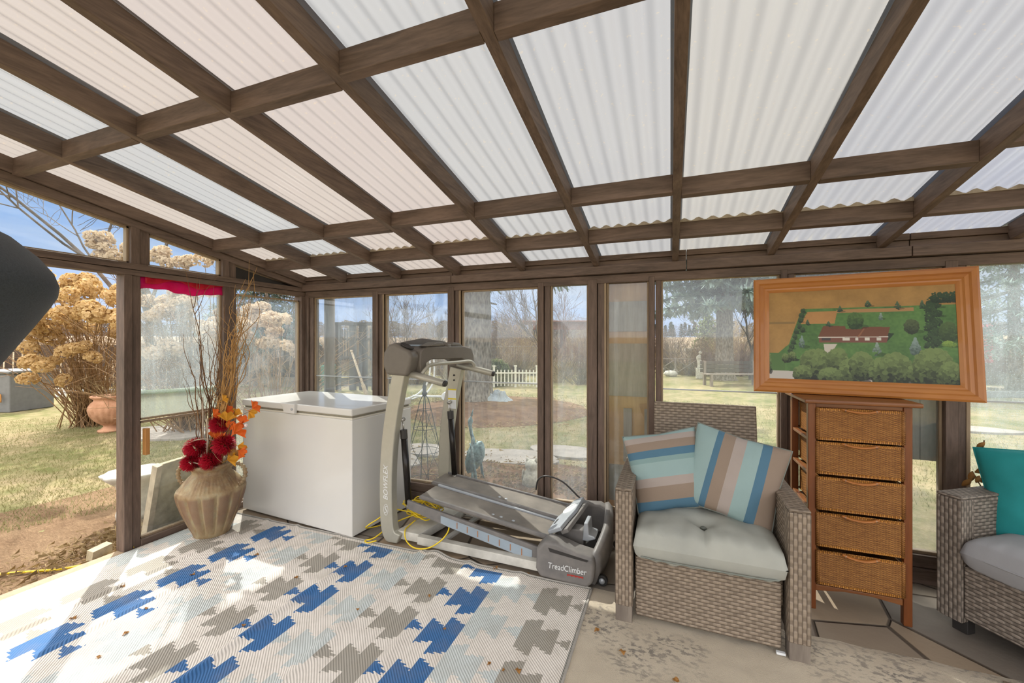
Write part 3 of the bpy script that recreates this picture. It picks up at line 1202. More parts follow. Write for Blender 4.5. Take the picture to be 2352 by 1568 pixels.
# ================================================================== chest freezer
fz = empty('chest_freezer', (-2.10, 2.325, 0), math.radians(-4))
tag(fz, 'white chest freezer with closed lid in the corner behind the vase', 'freezer')
FW, FD = 1.225, 0.645
b = MB(); b.box(-FW, 0, 0, FD, 0.015, 0.842); b.build('body', M['white_enamel'], fz, bevel=0.006)
b = MB(); b.box(-FW + .004, -.004, .004, FD - .004, 0.842, 0.856); b.build('body_rim', M['cream_enamel'], fz, bevel=0.002)
b = MB(); b.box(-FW + .012, -.012, .012, FD - .012, 0.856, 0.870); b.build('seal', M['rubber_seal'], fz, bevel=0.003)
b = MB(); b.box(-FW - .003, .003, -.006, FD, 0.870, 0.922); b.build('lid', M['white_enamel'], fz, bevel=0.010, bseg=3)
b = MB()
b.prism([(-.74, .925), (-.56, .925), (-.56, .852), (-.68, .852), (-.695, .90), (-.74, .918)], -.030, -.005, 'y')
hd = b.build('latch', M['white_enamel'], fz, bevel=0.005)
b = MB(); b.lathe([(0.009, 0), (0.009, .004)], 16, M=Matrix.Translation((-.585, -.031, .885)) @ Matrix.Rotation(math.pi / 2, 4, 'X'))
b.build('lock', M['silver_plastic'], hd)
for sx in (-FW + .06, -.06):
    for sy in (.06, FD - .06):
        b = MB(); b.lathe([(0.02, 0.0), (0.02, 0.016)], 12, c=(sx, sy, 0)); b.build('foot', M['dark_plastic'], fz)

# ================================================================== climbing treadmill
tm = empty('climbing_treadmill', (-1.1, 2.62, 0))
tag(tm, 'silver and grey climbing treadmill with two belts and gas struts beside the freezer', 'treadmill')


def upright(xoff, ya, yb):
    cl = [(-1.74, .025), (-1.80, .045), (-1.835, .11), (-1.847, .3), (-1.845, .5), (-1.83, .7), (-1.80, .9), (-1.775, 1.02), (-1.738, 1.19)]
    pts = curve_pts([(p[0], 0, p[1]) for p in cl], 6)
    wid = 0.052
    L_, R_ = [], []
    for i, p in enumerate(pts):
        d = (pts[min(i + 1, len(pts) - 1)] - pts[max(i - 1, 0)]).normalized()
        n = Vector((-d.z, 0, d.x))
        L_.append(p + n * wid)
        R_.append(p - n * wid)
    poly = [(p.x + xoff, max(.012, p.z)) for p in L_] + [(p.x + xoff, max(.012, p.z)) for p in reversed(R_)]
    b = MB()
    n = len(L_)
    vs, fs = [], []
    for y in (ya, yb):
        for (x, z) in poly: vs.append((x, y, z))
    m = 2 * n
    for i in range(n - 1):
        fs.append((i, i + 1, m - 2 - i, m - 1 - i))
        fs.append((m + i, m + m - 1 - i, m + m - 2 - i, m + i + 1))
    for i in range(m):
        j = (i + 1) % m
        fs.append((i, j, m + j, m + i))
    b.add(vs, fs)
    return b


up1 = upright(0, 2.365, 2.43).build('upright', M['champagne'], tm, world=True, bevel=0.010, bseg=3)
up2 = upright(0.13, 2.935, 3.0).build('upright', M['champagne'], tm, world=True, bevel=0.010, bseg=3)


def sx_(y):
    return (y - 2.4) * 0.22


def shear_box(poly, xa, xb, name, mat, bev, **kw):
    b = MB()
    vs = []
    for x in (xa, xb):
        for (y, z) in poly: vs.append((x + sx_(y), y, z))
    n = len(poly)
    fs = [tuple(range(n)), tuple(range(2 * n - 1, n - 1, -1))] + [(i, (i + 1) % n, n + (i + 1) % n, n + i) for i in range(n)]
    b.add(vs, fs)
    return b.build(name, mat, tm, world=True, bevel=bev, bseg=3)


arch = [(2.435, 1.25), (2.445, 1.33), (2.50, 1.365), (2.90, 1.362), (2.985, 1.345), (3.018, 1.28), (3.02, 1.17), (2.955, 1.17),
        (2.94, 1.235), (2.87, 1.268), (2.55, 1.272), (2.50, 1.25), (2.485, 1.17), (2.45, 1.17)]
shear_box(arch, -1.80, -1.62, 'console_arch', M['taupe_plastic'], 0.008)
b = MB()
cap = [(-1.83, 1.17), (-1.858, 1.24), (-1.85, 1.325), (-1.81, 1.378), (-1.765, 1.39), (-1.645, 1.338), (-1.62, 1.305), (-1.63, 1.24), (-1.66, 1.165)]
b.prism(cap, 2.345, 2.452, 'y')
b.build('console_cap', M['taupe_plastic'], tm, world=True, bevel=0.022, bseg=4)
b = MB()
Mt = Matrix.Translation((-1.692, 2.396, 1.3635)) @ Matrix.Rotation(math.radians(23.5), 4, 'Y') @ Matrix.Diagonal((1.05, 0.72, 1, 1))
b.lathe([(0.0001, 0.0), (0.048, 0.002), (0.052, .010), (0.046, .011), (0.04, .006), (0.0001, .005)], 28, M=Mt)
b.build('cup_recess', M['dark_plastic'], tm, world=True)
b = MB()
Mr = Matrix.Identity(4)
for (p0, p1) in [((-1.80, 2.50, 1.372), (-1.78, 2.72, 1.40)), ((-1.78, 2.72, 1.40), (-1.73, 2.98, 1.375))]:
    b.bar(p0, p1, 0.012, 0.05)
b.build('reading_rack', M['taupe_plastic'], tm, world=True, bevel=0.004)
b = MB()
b.prism([(2.48, 1.366), (2.60, 1.396), (2.68, 1.394), (2.71, 1.366)], -1.66, -1.575, 'x')
b.prism([(2.77, 1.366), (2.80, 1.394), (2.90, 1.388), (2.97, 1.36)], -1.64, -1.555, 'x')
b.prism([(2.712, 1.335), (2.765, 1.335), (2.765, 1.38), (2.712, 1.38)], -1.64, -1.55, 'x')
b.build('console_trim', M['taupe_plastic'], tm, world=True, bevel=0.006)
b = MB()
b.prism([(2.50, 1.366), (2.96, 1.36), (2.96, 1.372), (2.50, 1.378)], -1.76, -1.66, 'x')
b.build('display_panel', M['blue_tape'], tm, world=True, bevel=0.004)


def handle(p0, p1):
    b = MB()
    b.tube([p0, p1], 0.029, 20, flat=0.8)
    h = b.build('handlebar', M['champagne'], tm, world=True)
    d = (Vector(p1) - Vector(p0)).normalized()
    b = MB()
    b.tube([Vector(p1), Vector(p1) + d * 0.012], 0.0255, 20, flat=0.8)
    b.build('end_cap', M['dark_plastic'], h, world=True)


handle((-1.70, 2.405, 1.185), (-1.40, 2.40, 1.122))
handle((-1.60, 2.96, 1.215), (-1.295, 2.96, 1.150))
b = MB()
b.tube(curve_pts([(-1.595, 2.415, 1.165), (-1.575, 2.45, 1.21), (-1.56, 2.52, 1.238), (-1.51, 2.80, 1.243), (-1.475, 2.915, 1.245), (-1.455, 2.95, 1.22), (-1.46, 2.958, 1.185)], 8), 0.013, 14)
b.build('cross_bar', M['champagne'], tm, world=True)


def strut(top, bot):
    top, bot = Vector(top), Vector(bot)
    r = empty('gas_strut', bot, 0, None)
    bpy.data.objects.remove(r)
    b = MB()
    d = (bot - top)
    b.tube([top + d * .16, top + d * .97], 0.023, 18)
    s_ = b.build('gas_strut', M['black_cyl'], tm, world=True)
    b = MB(); b.tube([top + d * .12, top + d * .22], 0.026, 10, smooth=False); b.build('collar', M['dark_plastic'], s_, world=True)
    b = MB(); b.tube([top + d * .0, top + d * .14], 0.006, 10); b.build('rod', M['steel'], s_, world=True)
    for q in (0, 1):
        p = top + d * q
        b = MB()
        b.tube([p + Vector((0, -.02, 0)), p + Vector((0, .012, 0))], 0.014, 14)
        b.build('pivot_bolt', M['steel'], s_, world=True)


strut((-1.765, 2.452, .85), (-1.715, 2.452, .245))
strut((-1.645, 2.905, .915), (-1.60, 2.905, .33))

for (ya, yb, z0, z1, xo) in [(2.445, 2.655, .335, .205, 0), (2.695, 2.905, .345, .225, .0)]:
    b = MB()
    n = 14
    xa, xb = -1.615 - (0.06 if ya > 2.6 else 0), -0.66
    top, bot = [], []
    for i in range(n + 1):
        t = i / n
        z = z0 + (z1 - z0) * t
        top.append((xa + (xb - xa) * t, z))
        bot.append((xa + (xb - xa) * t, z - .028))
    end0 = [(xa - .013, z0 - .006), (xa - .013, z0 - .022)]
    poly = top + [(xb + .013, z1 - .006), (xb + .013, z1 - .022)] + bot[::-1] + end0[::-1]
    b.prism(poly, ya, yb, 'y')
    tr = b.build('treadle_belt', M['belt'], tm, world=True, bevel=0.003)
    for (yy, zz) in ((ya - .010, .004), (yb + .010, .004)):
        b = MB()
        b.bar((xa + .01, yy, z0 - .004 + zz), (xb - .01, yy, z1 - .004 + zz), .018, .022)
        b.build('side_rail', M['silver_plastic'] if yy > 2.6 and ya < 2.6 else M['grey_plastic'], tr, world=True, bevel=0.003)
    for q in ([.55, .61, .70] if ya < 2.6 else [.52, .57]):
        xx = xa + (xb - xa) * q
        b = MB()
        b.lathe([(0.0001, .0012), (0.010, .001), (0.011, 0)], 12, M=Matrix.Translation((xx, ya + .05, z0 + (z1 - z0) * q + .0005)) @ Matrix.Rotation(math.atan((z0 - z1) / (xb - xa)), 4, 'Y'))
        b.build('pale_spot', M['silver_plastic'], tr, world=True)  # small silver discs along the near edge of the belt
# side arms and their tape
for yy in (2.418, 2.925):
    b = MB()
    b.prism([(-1.70, .305), (-1.70, .245), (-1.45, .185), (-0.80, .055), (-0.73, .07), (-0.73, .13), (-0.76, .15)], yy - .012, yy + .012, 'y')
    arm = b.build('side_arm', M['grey_plastic'], tm, world=True, bevel=0.006)
    b = MB()
    b.prism([(-1.43, .24), (-1.43, .19), (-1.38, .175), (-0.84, .07), (-0.79, .085), (-0.79, .125)], yy - .014, yy - .010 if yy < 2.6 else yy + .014, 'y')
    tp = b.build('reflective_tape', M['blue_tape'], arm, world=True)
    for q in range(7):
        x = -1.31 + q * .075
        b = MB()
        b.box(x, x + .006, yy - .0155, yy - .0135, .225 - (x + 1.43) * .2 - .028, .225 - (x + 1.43) * .2 + .012)
        b.build('tape_gap', M['rust'], tp, world=True)
# base
b = MB(); b.bar((-1.60, 2.405, .055), (-0.72, 2.385, .055), .05, .055); b.build('base_rail', M['white_steel'], tm, world=True, bevel=0.004)
b = MB(); b.bar((-1.50, 2.93, .055), (-0.72, 2.92, .055), .05, .055); b.build('base_rail', M['white_steel'], tm, world=True, bevel=0.004)
b = MB(); b.prism([(-1.785, 2.40), (-1.60, 2.40), (-1.50, 2.95), (-1.65, 2.98)], .03, .088, 'z'); b.build('foot_plate', M['white_steel'], tm, world=True, bevel=0.005)
b = MB(); b.bar((-1.42, 2.42, .065), (-1.36, 2.91, .065), .035, .02); b.build('cross_brace', M['white_steel'], tm, world=True, bevel=0.003)
# labels and lettering on the uprights
b = MB()
b.box(-1.675, -1.605, 2.9335, 2.9345, .86, 1.02)
lb = b.build('warning_label', M['print_white'], up2, world=True)
for z in (.945, 1.02):
    b = MB(); b.box(-1.677, -1.603, 2.9322, 2.9334, z - .012, z); b.build('yellow_band', M['print_yellow'], lb, world=True)
for z in (1.09, 1.13):
    b = MB(); b.tube([(-1.622, 2.935, z), (-1.622, 2.930, z)], .007, 12); b.build('bolt', M['dark_plastic'], up2, world=True)
Rup = Matrix.Rotation(math.pi / 2, 4, 'X')
text_mesh('lettering', 'BOWFLEX', 0.052, Matrix.Translation((-1.843, 2.3645, .42)) @ Rup @ Matrix.Rotation(math.pi / 2, 4, 'Z'), M['print_white'], up1, shear=0.25)
b = MB()
ring = [(-1.842 + .016 * math.cos(t) * 1.1, 2.3645, .235 + .038 * math.sin(t)) for t in np.linspace(0, 2 * math.pi, 30)[:-1]]
b.tube(ring, .0016, 6, closed=True)
b.tube(curve_pts([(-1.832, 2.3645, .26), (-1.848, 2.3645, .25), (-1.842, 2.3645, .236), (-1.834, 2.3645, .222), (-1.852, 2.3645, .212)], 5), .003, 6)
b.build('emblem', M['print_white'], up1, world=True)

# motor housing
b = MB()
b.prism([(-0.745, .06), (-0.72, .015), (-0.44, .008), (-0.405, .04), (-0.395, .12), (-0.40, .185), (-0.50, .20), (-0.62, .235), (-0.69, .235), (-0.74, .18)], 2.325, 2.45, 'y')
pod = b.build('side_pod', M['grey_plastic'], tm, world=True, bevel=0.022, bseg=4)
b = MB()
b.prism([(-0.745, .06), (-0.72, .015), (-0.44, .008), (-0.39, .04), (-0.37, .12), (-0.38, .25), (-0.45, .285), (-0.60, .275), (-0.69, .235), (-0.74, .18)], 2.86, 2.94, 'y')
b.build('side_pod', M['grey_plastic'], tm, world=True, bevel=0.022, bseg=4)
b = MB()
vs = []
ys_ = np.linspace(2.36, 2.92, 15)
prof = [(-.43, .02), (-.385, .05), (-.36, .15), (-.37, 0), (-.40, -.012), (-.43, -.03), (-.445, .1)]
for y in ys_:
    t = (y - 2.36) / .56
    zt = .19 + .10 * math.sin(min(1, t * 1.25) * math.pi / 2)
    bulge = .035 * math.sin(t * math.pi)
    vs += [(-.47, y, .02), (-.40 + bulge, y, .02), (-.375 + bulge, y, .10), (-.375 + bulge, y, zt - .03), (-.40 + bulge, y, zt), (-.425 + bulge, y, zt - .01), (-.45 + bulge, y, .06)]
fs = []
for i in range(14):
    for k in range(7):
        l = (k + 1) % 7
        fs.append((i * 7 + k, i * 7 + l, (i + 1) * 7 + l, (i + 1) * 7 + k))
fs += [tuple(range(7)), tuple(range(14 * 7 + 6, 14 * 7 - 1, -1))]
b.add(vs, fs, smooth=True)
b.build('front_hood', M['grey_plastic'], tm, world=True)
b = MB(); b.box(-.72, -.42, 2.44, 2.87, .015, .10); b.build('motor_tray', M['dark_plastic'], tm, world=True, bevel=0.01)
b = MB(); b.prism([(-.665, .2), (-.43, .168), (-.44, .158), (-.655, .178)], 2.3225, 2.326, 'y'); b.build('vent_slot', M['dark_plastic'], pod, world=True)
text_mesh('lettering', 'TreadClimber', 0.048, Matrix.Translation((-.555, 2.3235, .098)) @ Rup @ Matrix.Diagonal((.82, 1.0, 1, 1)), M['print_white'], pod, shear=0.12)
b = MB()
for k in range(13):
    b.box(-.552 + k * .0072, -.5465 + k * .0072, 2.3228, 2.3236, .060 + .002 * (k % 3), .071)
b.build('red_print', M['print_red'], pod, world=True)
# fallen display head lying over the tray
b = MB()
Md = Matrix.Translation((-.615, 2.63, .285)) @ Matrix.Rotation(math.radians(-9), 4, 'Z') @ Matrix.Rotation(math.radians(7), 4, 'X') @ Matrix.Rotation(math.radians(-30), 4, 'Y')
b.prism([(-.06, -.205), (.045, -.215), (.05, -.10), (.062, .0), (.05, .10), (.04, .20), (-.04, .195), (-.045, .06), (-.075, -.02)], -.012, .014, 'z', M=Md)
dh = b.build('display_head', M['silver_plastic'], tm, world=True, bevel=0.006, bseg=3)
b = MB()
b.lathe([(0.0001, .019), (.036, .018), (.040, .016), (.048, .018), (.052, .012), (.052, .0)], 32, M=Md @ Matrix.Translation((-.005, .05, 0)) @ Matrix.Diagonal((1, 1.15, 1, 1)))
b.build('round_bezel', M['print_white'], dh, world=True)
b = MB(); b.box(-.05, -.036, -.13, -.07, .012, .0155, M=Md); b.build('slot', M['dark_plastic'], dh, world=True)
b = MB(); b.box(.02, .075, -.2, .16, -.04, -.013, M=Md); b.build('display_back', M['grey_plastic'], dh, world=True, bevel=.006)
b = MB(); b.bar((-.575, 2.55, .08), (-.575, 2.55, .25), .09, .16); b.build('display_stem', M['grey_plastic'], tm, world=True, bevel=.01)
b = MB(); b.prism([(-.50, .19), (-.49, .30), (-.465, .30), (-.46, .23), (-.425, .225), (-.42, .21), (-.47, .19)], 2.50, 2.62, 'y'); b.build('foot_clip', M['silver_plastic'], tm, world=True, bevel=.006)
for (x, y) in [(-.365, 2.40), (-.33, 2.86)]:
    b = MB()
    b.tube([(x, y - .012, .033), (x, y + .012, .033)], .031, 24)
    w_ = b.build('wheel', M['black_rubber'], tm, world=True, bevel=.003)
    b = MB(); b.tube([(x, y - .0165, .033), (x, y - .011, .033)], .016, 16); b.build('hub', M['silver_plastic'], w_, world=True)
b = MB()
b.tube(curve_pts([(-.95, 2.985, .28), (-.93, 2.985, .36), (-.86, 2.98, .395), (-.74, 2.97, .37), (-.62, 2.95, .285), (-.56, 2.93, .25)], 8), .006, 8)
b.build('power_cable', M['dark_plastic'], tm, world=True)

# yellow extension cord in a tangle between freezer and treadmill
def cord(b):
    r = random.Random(3)
    pts = [(-2.02, 2.62, .012), (-2.05, 2.52, .02), (-2.06, 2.42, .05), (-2.0, 2.38, .10), (-1.93, 2.42, .15), (-1.90, 2.46, .20)]
    cx, cy = -1.74, 2.66
    for k in range(44):
        a = k * 1.15 + r.uniform(-.3, .3)
        rr = r.uniform(.06, .15)
        pts.append((cx + rr * math.cos(a) * 1.1, cy + rr * math.sin(a) * .9, .105 + .035 * (k % 5) * .5 + r.uniform(0, .02)))
    pts += [(-1.86, 2.50, .09), (-1.93, 2.36, .03), (-1.99, 2.33, .012), (-1.95, 2.31, .012), (-1.89, 2.325, .03)]
    b.tube(curve_pts(pts, 5), .0045, 7)
    pts2 = [(-1.72, 2.54, .11), (-1.73, 2.47, .095), (-1.71, 2.40, .095), (-1.66, 2.345, .06), (-1.58, 2.325, .035), (-1.48, 2.33, .05), (-1.40, 2.355, .10), (-1.37, 2.40, .15), (-1.39, 2.44, .19), (-1.42, 2.47, .23)]
    b.tube(curve_pts(pts2, 6), .0045, 7)


one('extension_cord', M['yellow_cord'], cord, 'tangled yellow extension cord lying beside the treadmill upright', 'cord')

# ================================================================== wicker armchair
ch = empty('wicker_armchair', (0.153, 2.45, 0))
tag(ch, 'grey woven wicker armchair with sage seat cushion in front of the back windows', 'armchair')
for (xa, xb) in ((-0.260, -0.175), (0.482, 0.567)):
    b = MB()
    b.box(xa, xb, 2.118, 2.205, 0.085, 0.655)
    ap = b.build('arm_front', M['wicker_v'], ch, world=True, bevel=0.007)
    b = MB()
    b.box(xa + .002, xb - .002, 2.205, 2.83, 0.10, 0.655)
    b.build('arm_panel', M['wicker'], ch, world=True, bevel=0.007)
    b = MB()
    b.box(xa, xb, 2.12, 2.84, 0.655, 0.668)
    b.build('arm_top', M['wicker'], ch, world=True, bevel=0.006)
    for ya in (2.121, 2.76):
        b = MB(); b.box(xa + .003, xb - .003, ya, ya + .075, 0.0, 0.10); b.build('leg', M['grey_timber'], ch, world=True, bevel=0.003)
Mb = Matrix.Translation((0.19, 2.70, .25)) @ Matrix.Rotation(math.radians(-9), 4, 'X')
b = MB(); b.box(-.288, .288, 0, .05, 0, .775, M=Mb); b.build('backrest', M['wicker'], ch, world=True, bevel=0.008)
b = MB(); b.box(-.17, .477, 2.19, 2.78, .20, .315); b.build('seat_frame', M['wicker'], ch, world=True, bevel=0.006)
Mf = Matrix.Translation((0.15, 2.150, .03)) @ Matrix.Rotation(math.radians(-1), 4, 'Z')
b = MB(); b.box(-.315, .312, 0, .04, .0, .295, M=Mf); b.build('front_panel', M['wicker'], ch, world=True, bevel=0.010)


def cushion_mesh(w, d, h, crown=0.03, tufts=(), wrinkle=0.006, seed=0, n=48):
    b = MB()

    def shell(sgn):
        def fn(u, v):
            x, y = (u * 2 - 1), (v * 2 - 1)
            e = max(abs(x), abs(y))
            ex = (1 - abs(x) ** 10) ** 0.32 if abs(x) < 1 else 0
            ey = (1 - abs(y) ** 10) ** 0.32 if abs(y) < 1 else 0
            t = ex * ey
            z = sgn * t * (h / 2 + crown * (1 - x * x) * (1 - y * y) * (1 if sgn > 0 else .3))
            if sgn > 0:
                for (tx, ty, td) in tufts:
                    r2 = ((x - tx) * w / 2) ** 2 + ((y - ty) * d / 2) ** 2
                    z -= td * math.exp(-r2 / 0.0022)
                    z -= td * .35 * math.exp(-((x - tx) * w / 2) ** 2 / 0.0003) * (1 if y < ty else .2) * t
            z += wrinkle * t * math.sin(x * 26 + 2 * noise.noise(Vector((x * 3, y * 2, seed)))) * max(0, -y - .35) * sgn
            z += wrinkle * 1.2 * t * noise.noise(Vector((x * 3.2, y * 3.2, seed)))
            return (x * w / 2 * (0.985 + .015 * t), y * d / 2 * (0.985 + .015 * t), z)
        return fn
    b.grid(n, n, shell(1))
    b.grid(n, n, shell(-1))
    return b


def rim(w, d, r=0.005, z=0.0, n=60, p=9):
    pts = []
    for i in range(n):
        t = 2 * math.pi * i / n
        c_, s_ = math.cos(t), math.sin(t)
        k = (abs(c_) ** p + abs(s_) ** p) ** (-1 / p)
        pts.append((c_ * k * w / 2 * .985, s_ * k * d / 2 * .985, z))
    b = MB()
    b.tube(pts, r, 6, closed=True)
    return b


cu = cushion_mesh(.655, .67, .165, .020, [(0.0, -.42, .050)], .010, 1).build('seat_cushion', M['cushion'], ch)
cu.location = (0.0, -0.035, .410)
rim(.664, .676, .004, -.05).build('piping', M['piping'], cu)
b = MB(); b.lathe([(.0001, .008), (.012, .006), (.016, 0)], 16, c=(.0, -.145, .058)); b.build('button', M['piping'], cu)
one('plastic_tag', M['white_plastic'], lambda b: b.box(.44, .475, 2.135, 2.15, .012, .022), 'little white clip on the carpet under the armchair front panel', 'clip', origin=(.455, 2.14, .012))


def pillow_mesh(w, h, t, n=36, seed=0):
    b = MB()

    def shell(sgn):
        def fn(u, v):
            x, z = u * 2 - 1, v * 2 - 1
            k = max(0, (1 - x * x)) ** .42 * max(0, (1 - z * z)) ** .42
            pin = 1 - .07 * (1 - abs(x)) * (abs(z) ** 3)
            pin2 = 1 - .07 * (1 - abs(z)) * (abs(x) ** 3)
            y = sgn * t / 2 * k * (1 + .12 * noise.noise(Vector((x * 2.5, z * 2.5, seed + sgn))))
            return (x * w / 2 * pin2, y, z * h / 2 * pin)
        return fn
    b.grid(n, n, shell(-1))
    b.grid(n, n, shell(1))
    return b


def pillow_rim(w, h, r=.004, n=80):
    pts = []
    for i in range(n):
        s_ = i / n * 4
        k, f = int(s_), s_ - int(s_)
        x, z = [(-1 + 2 * f, -1), (1, -1 + 2 * f), (1 - 2 * f, 1), (-1, 1 - 2 * f)][k]
        pin = 1 - .07 * (1 - abs(x)) * (abs(z) ** 3)
        pin2 = 1 - .07 * (1 - abs(z)) * (abs(x) ** 3)
        pts.append((x * w / 2 * pin2, 0, z * h / 2 * pin))
    b = MB()
    b.tube(pts, r, 6, closed=True)
    return b


def stripes(name, axis, stops):
    t = NT(name)
    tc = t.n('ShaderNodeTexCoord')
    sp = t.n('ShaderNodeSeparateXYZ')
    t.l(tc.outputs['Object'], sp.inputs[0])
    f = t.math('MULTIPLY_ADD', sp.outputs[axis], 1 / .44, .5)
    col = t.ramp(f, stops, 'CONSTANT')
    nb = t.noise(500, 2, .5, t.coord())
    return t.done(t.pbr(col, .85, 0, t.bump(nb, .0006), .2))


PA, PB, PC, PD, PE = '8fa5a3', 'a3978f', '8e7d6e', '517286', '7f9896'
m1 = stripes('striped_canvas_across', 2, [(0, PB), (.04, PD), (.12, PD), (.16, PC), (.32, PB), (.42, PA), (.60, PE), (.66, PD), (.75, PC), (.85, PB), (.92, PA)])
m2 = stripes('striped_canvas_upright', 0, [(0, PA), (.13, PA), (.24, PD), (.31, PC), (.44, PB), (.56, PA), (.72, PD), (.82, PC), (.95, PC)])


def place_pillow(w, h, t, mat, loc, roll, tilt, yaw, label, seed, piping, name='striped_pillow'):
    o = pillow_mesh(w, h, t, seed=seed).build(name, mat)
    o.matrix_world = Matrix.Translation(loc) @ Matrix.Rotation(math.radians(yaw), 4, 'Z') @ Matrix.Rotation(math.radians(tilt), 4, 'X') @ Matrix.Rotation(math.radians(roll), 4, 'Y')
    pillow_rim(w, h).build('piping', piping, o)
    return tag(o, label, 'pillow')


place_pillow(.40, .42, .17, m1, (-.018, 2.44, .690), -11, -20, 8, 'blue and beige pillow with level stripes at left on the armchair', 2, M['piping'])
place_pillow(.45, .43, .17, m2, (.300, 2.43, .700), 14, -20, -6, 'blue and beige pillow with upright stripes at right on the armchair', 5, M['piping'])

# ================================================================== wicker drawer tower
tw = empty('wicker_drawer_tower', (0.892, 2.76, 0))
tag(tw, 'tall narrow brown wooden tower of five honey wicker drawers', 'drawer tower')
X0, X1, Y0, Y1 = .677, 1.107, 2.590, 2.940
for x in (X0, X1 - .035):
    for y in (Y0, Y1 - .035):
        b = MB(); b.box(x, x + .035, y, y + .035, 0, 1.078); b.build('corner_post', M['cherry'], tw, world=True, bevel=.004)
b = MB(); b.box(X0 - .022, X1 + .03, Y0 - .03, Y1 + .03, 1.078, 1.10); b.build('top', M['cherry_x'], tw, world=True, bevel=.006)
b = MB(); b.box(X0 + .035, X1 - .035, Y0 + .006, Y0 + .028, 1.055, 1.078); b.build('top_rail', M['cherry_x'], tw, world=True, bevel=.003)
b = MB(); b.prism([(X0 + .035, .095), (X0 + .16, .112), (X1 - .16, .112), (X1 - .035, .095), (X1 - .035, .128), (X0 + .035, .128)], Y0 + .006, Y0 + .026, 'y'); b.build('bottom_rail', M['cherry_x'], tw, world=True, bevel=.003)
DZ = [(.893, 1.052), (.715, .876), (.530, .695), (.338, .508), (.142, .312)]
for (za, zb) in DZ:
    for x in (X0 + .004, X1 - .028):
        b = MB(); b.box(x, x + .024, Y0 + .035, Y1 - .035, za - .018, za - .002); b.build('runner', M['cherry_x'], tw, world=True, bevel=.002)
for i, (za, zb) in enumerate(DZ):
    xa, xb, ya, yb = X0 + .040, X1 - .040, Y0 - .010 + .004 * (i % 2), Y1 - .03
    b = MB()
    t = .012
    b.box(xa, xb, ya, ya + t, za, zb)
    b.box(xa, xb, yb - t, yb, za, zb)
    b.box(xa, xa + t, ya + t, yb - t, za, zb)
    b.box(xb - t, xb, ya + t, yb - t, za, zb)
    b.box(xa + t, xb - t, ya + t, yb - t, za, za + .01)
    dr = b.build('drawer', M['rattan'], tw, world=True)
    b = MB()
    for z in (za + .004, zb - .004):
        b.tube([(xa, ya + .004, z), (xb, ya + .004, z), (xb - .002, yb, z), (xa + .002, yb, z)], .0085, 10, closed=True, smooth=True)
    b.build('rim', M['rattan_rim'], dr, world=True)
    for x in (xa, xb):
        b = MB()
        b.tube([(x, ya + .004, za), (x, ya + .004, zb)], .009, 10)
        b.build('corner_wrap', M['rattan'], dr, world=True)
    b = MB()
    cx = (xa + xb) / 2
    pts = curve_pts([(cx - .075, ya - .008, zb + .002), (cx - .04, ya - .020, zb - .006), (cx, ya - .026, zb - .009), (cx + .04, ya - .020, zb - .006), (cx + .075, ya - .008, zb + .002)], 5)
    b.tube(pts, .011, 8, flat=.5)
    h_ = b.build('handle', M['leather_tan'], dr, world=True)
    b = MB()
    for sx in (-.062, .062):
        b.tube([(cx + sx, ya - .022, zb - .002), (cx + sx, ya - .014, zb - .002)], .005, 8)
    b.build('screw', M['steel'], h_, world=True)

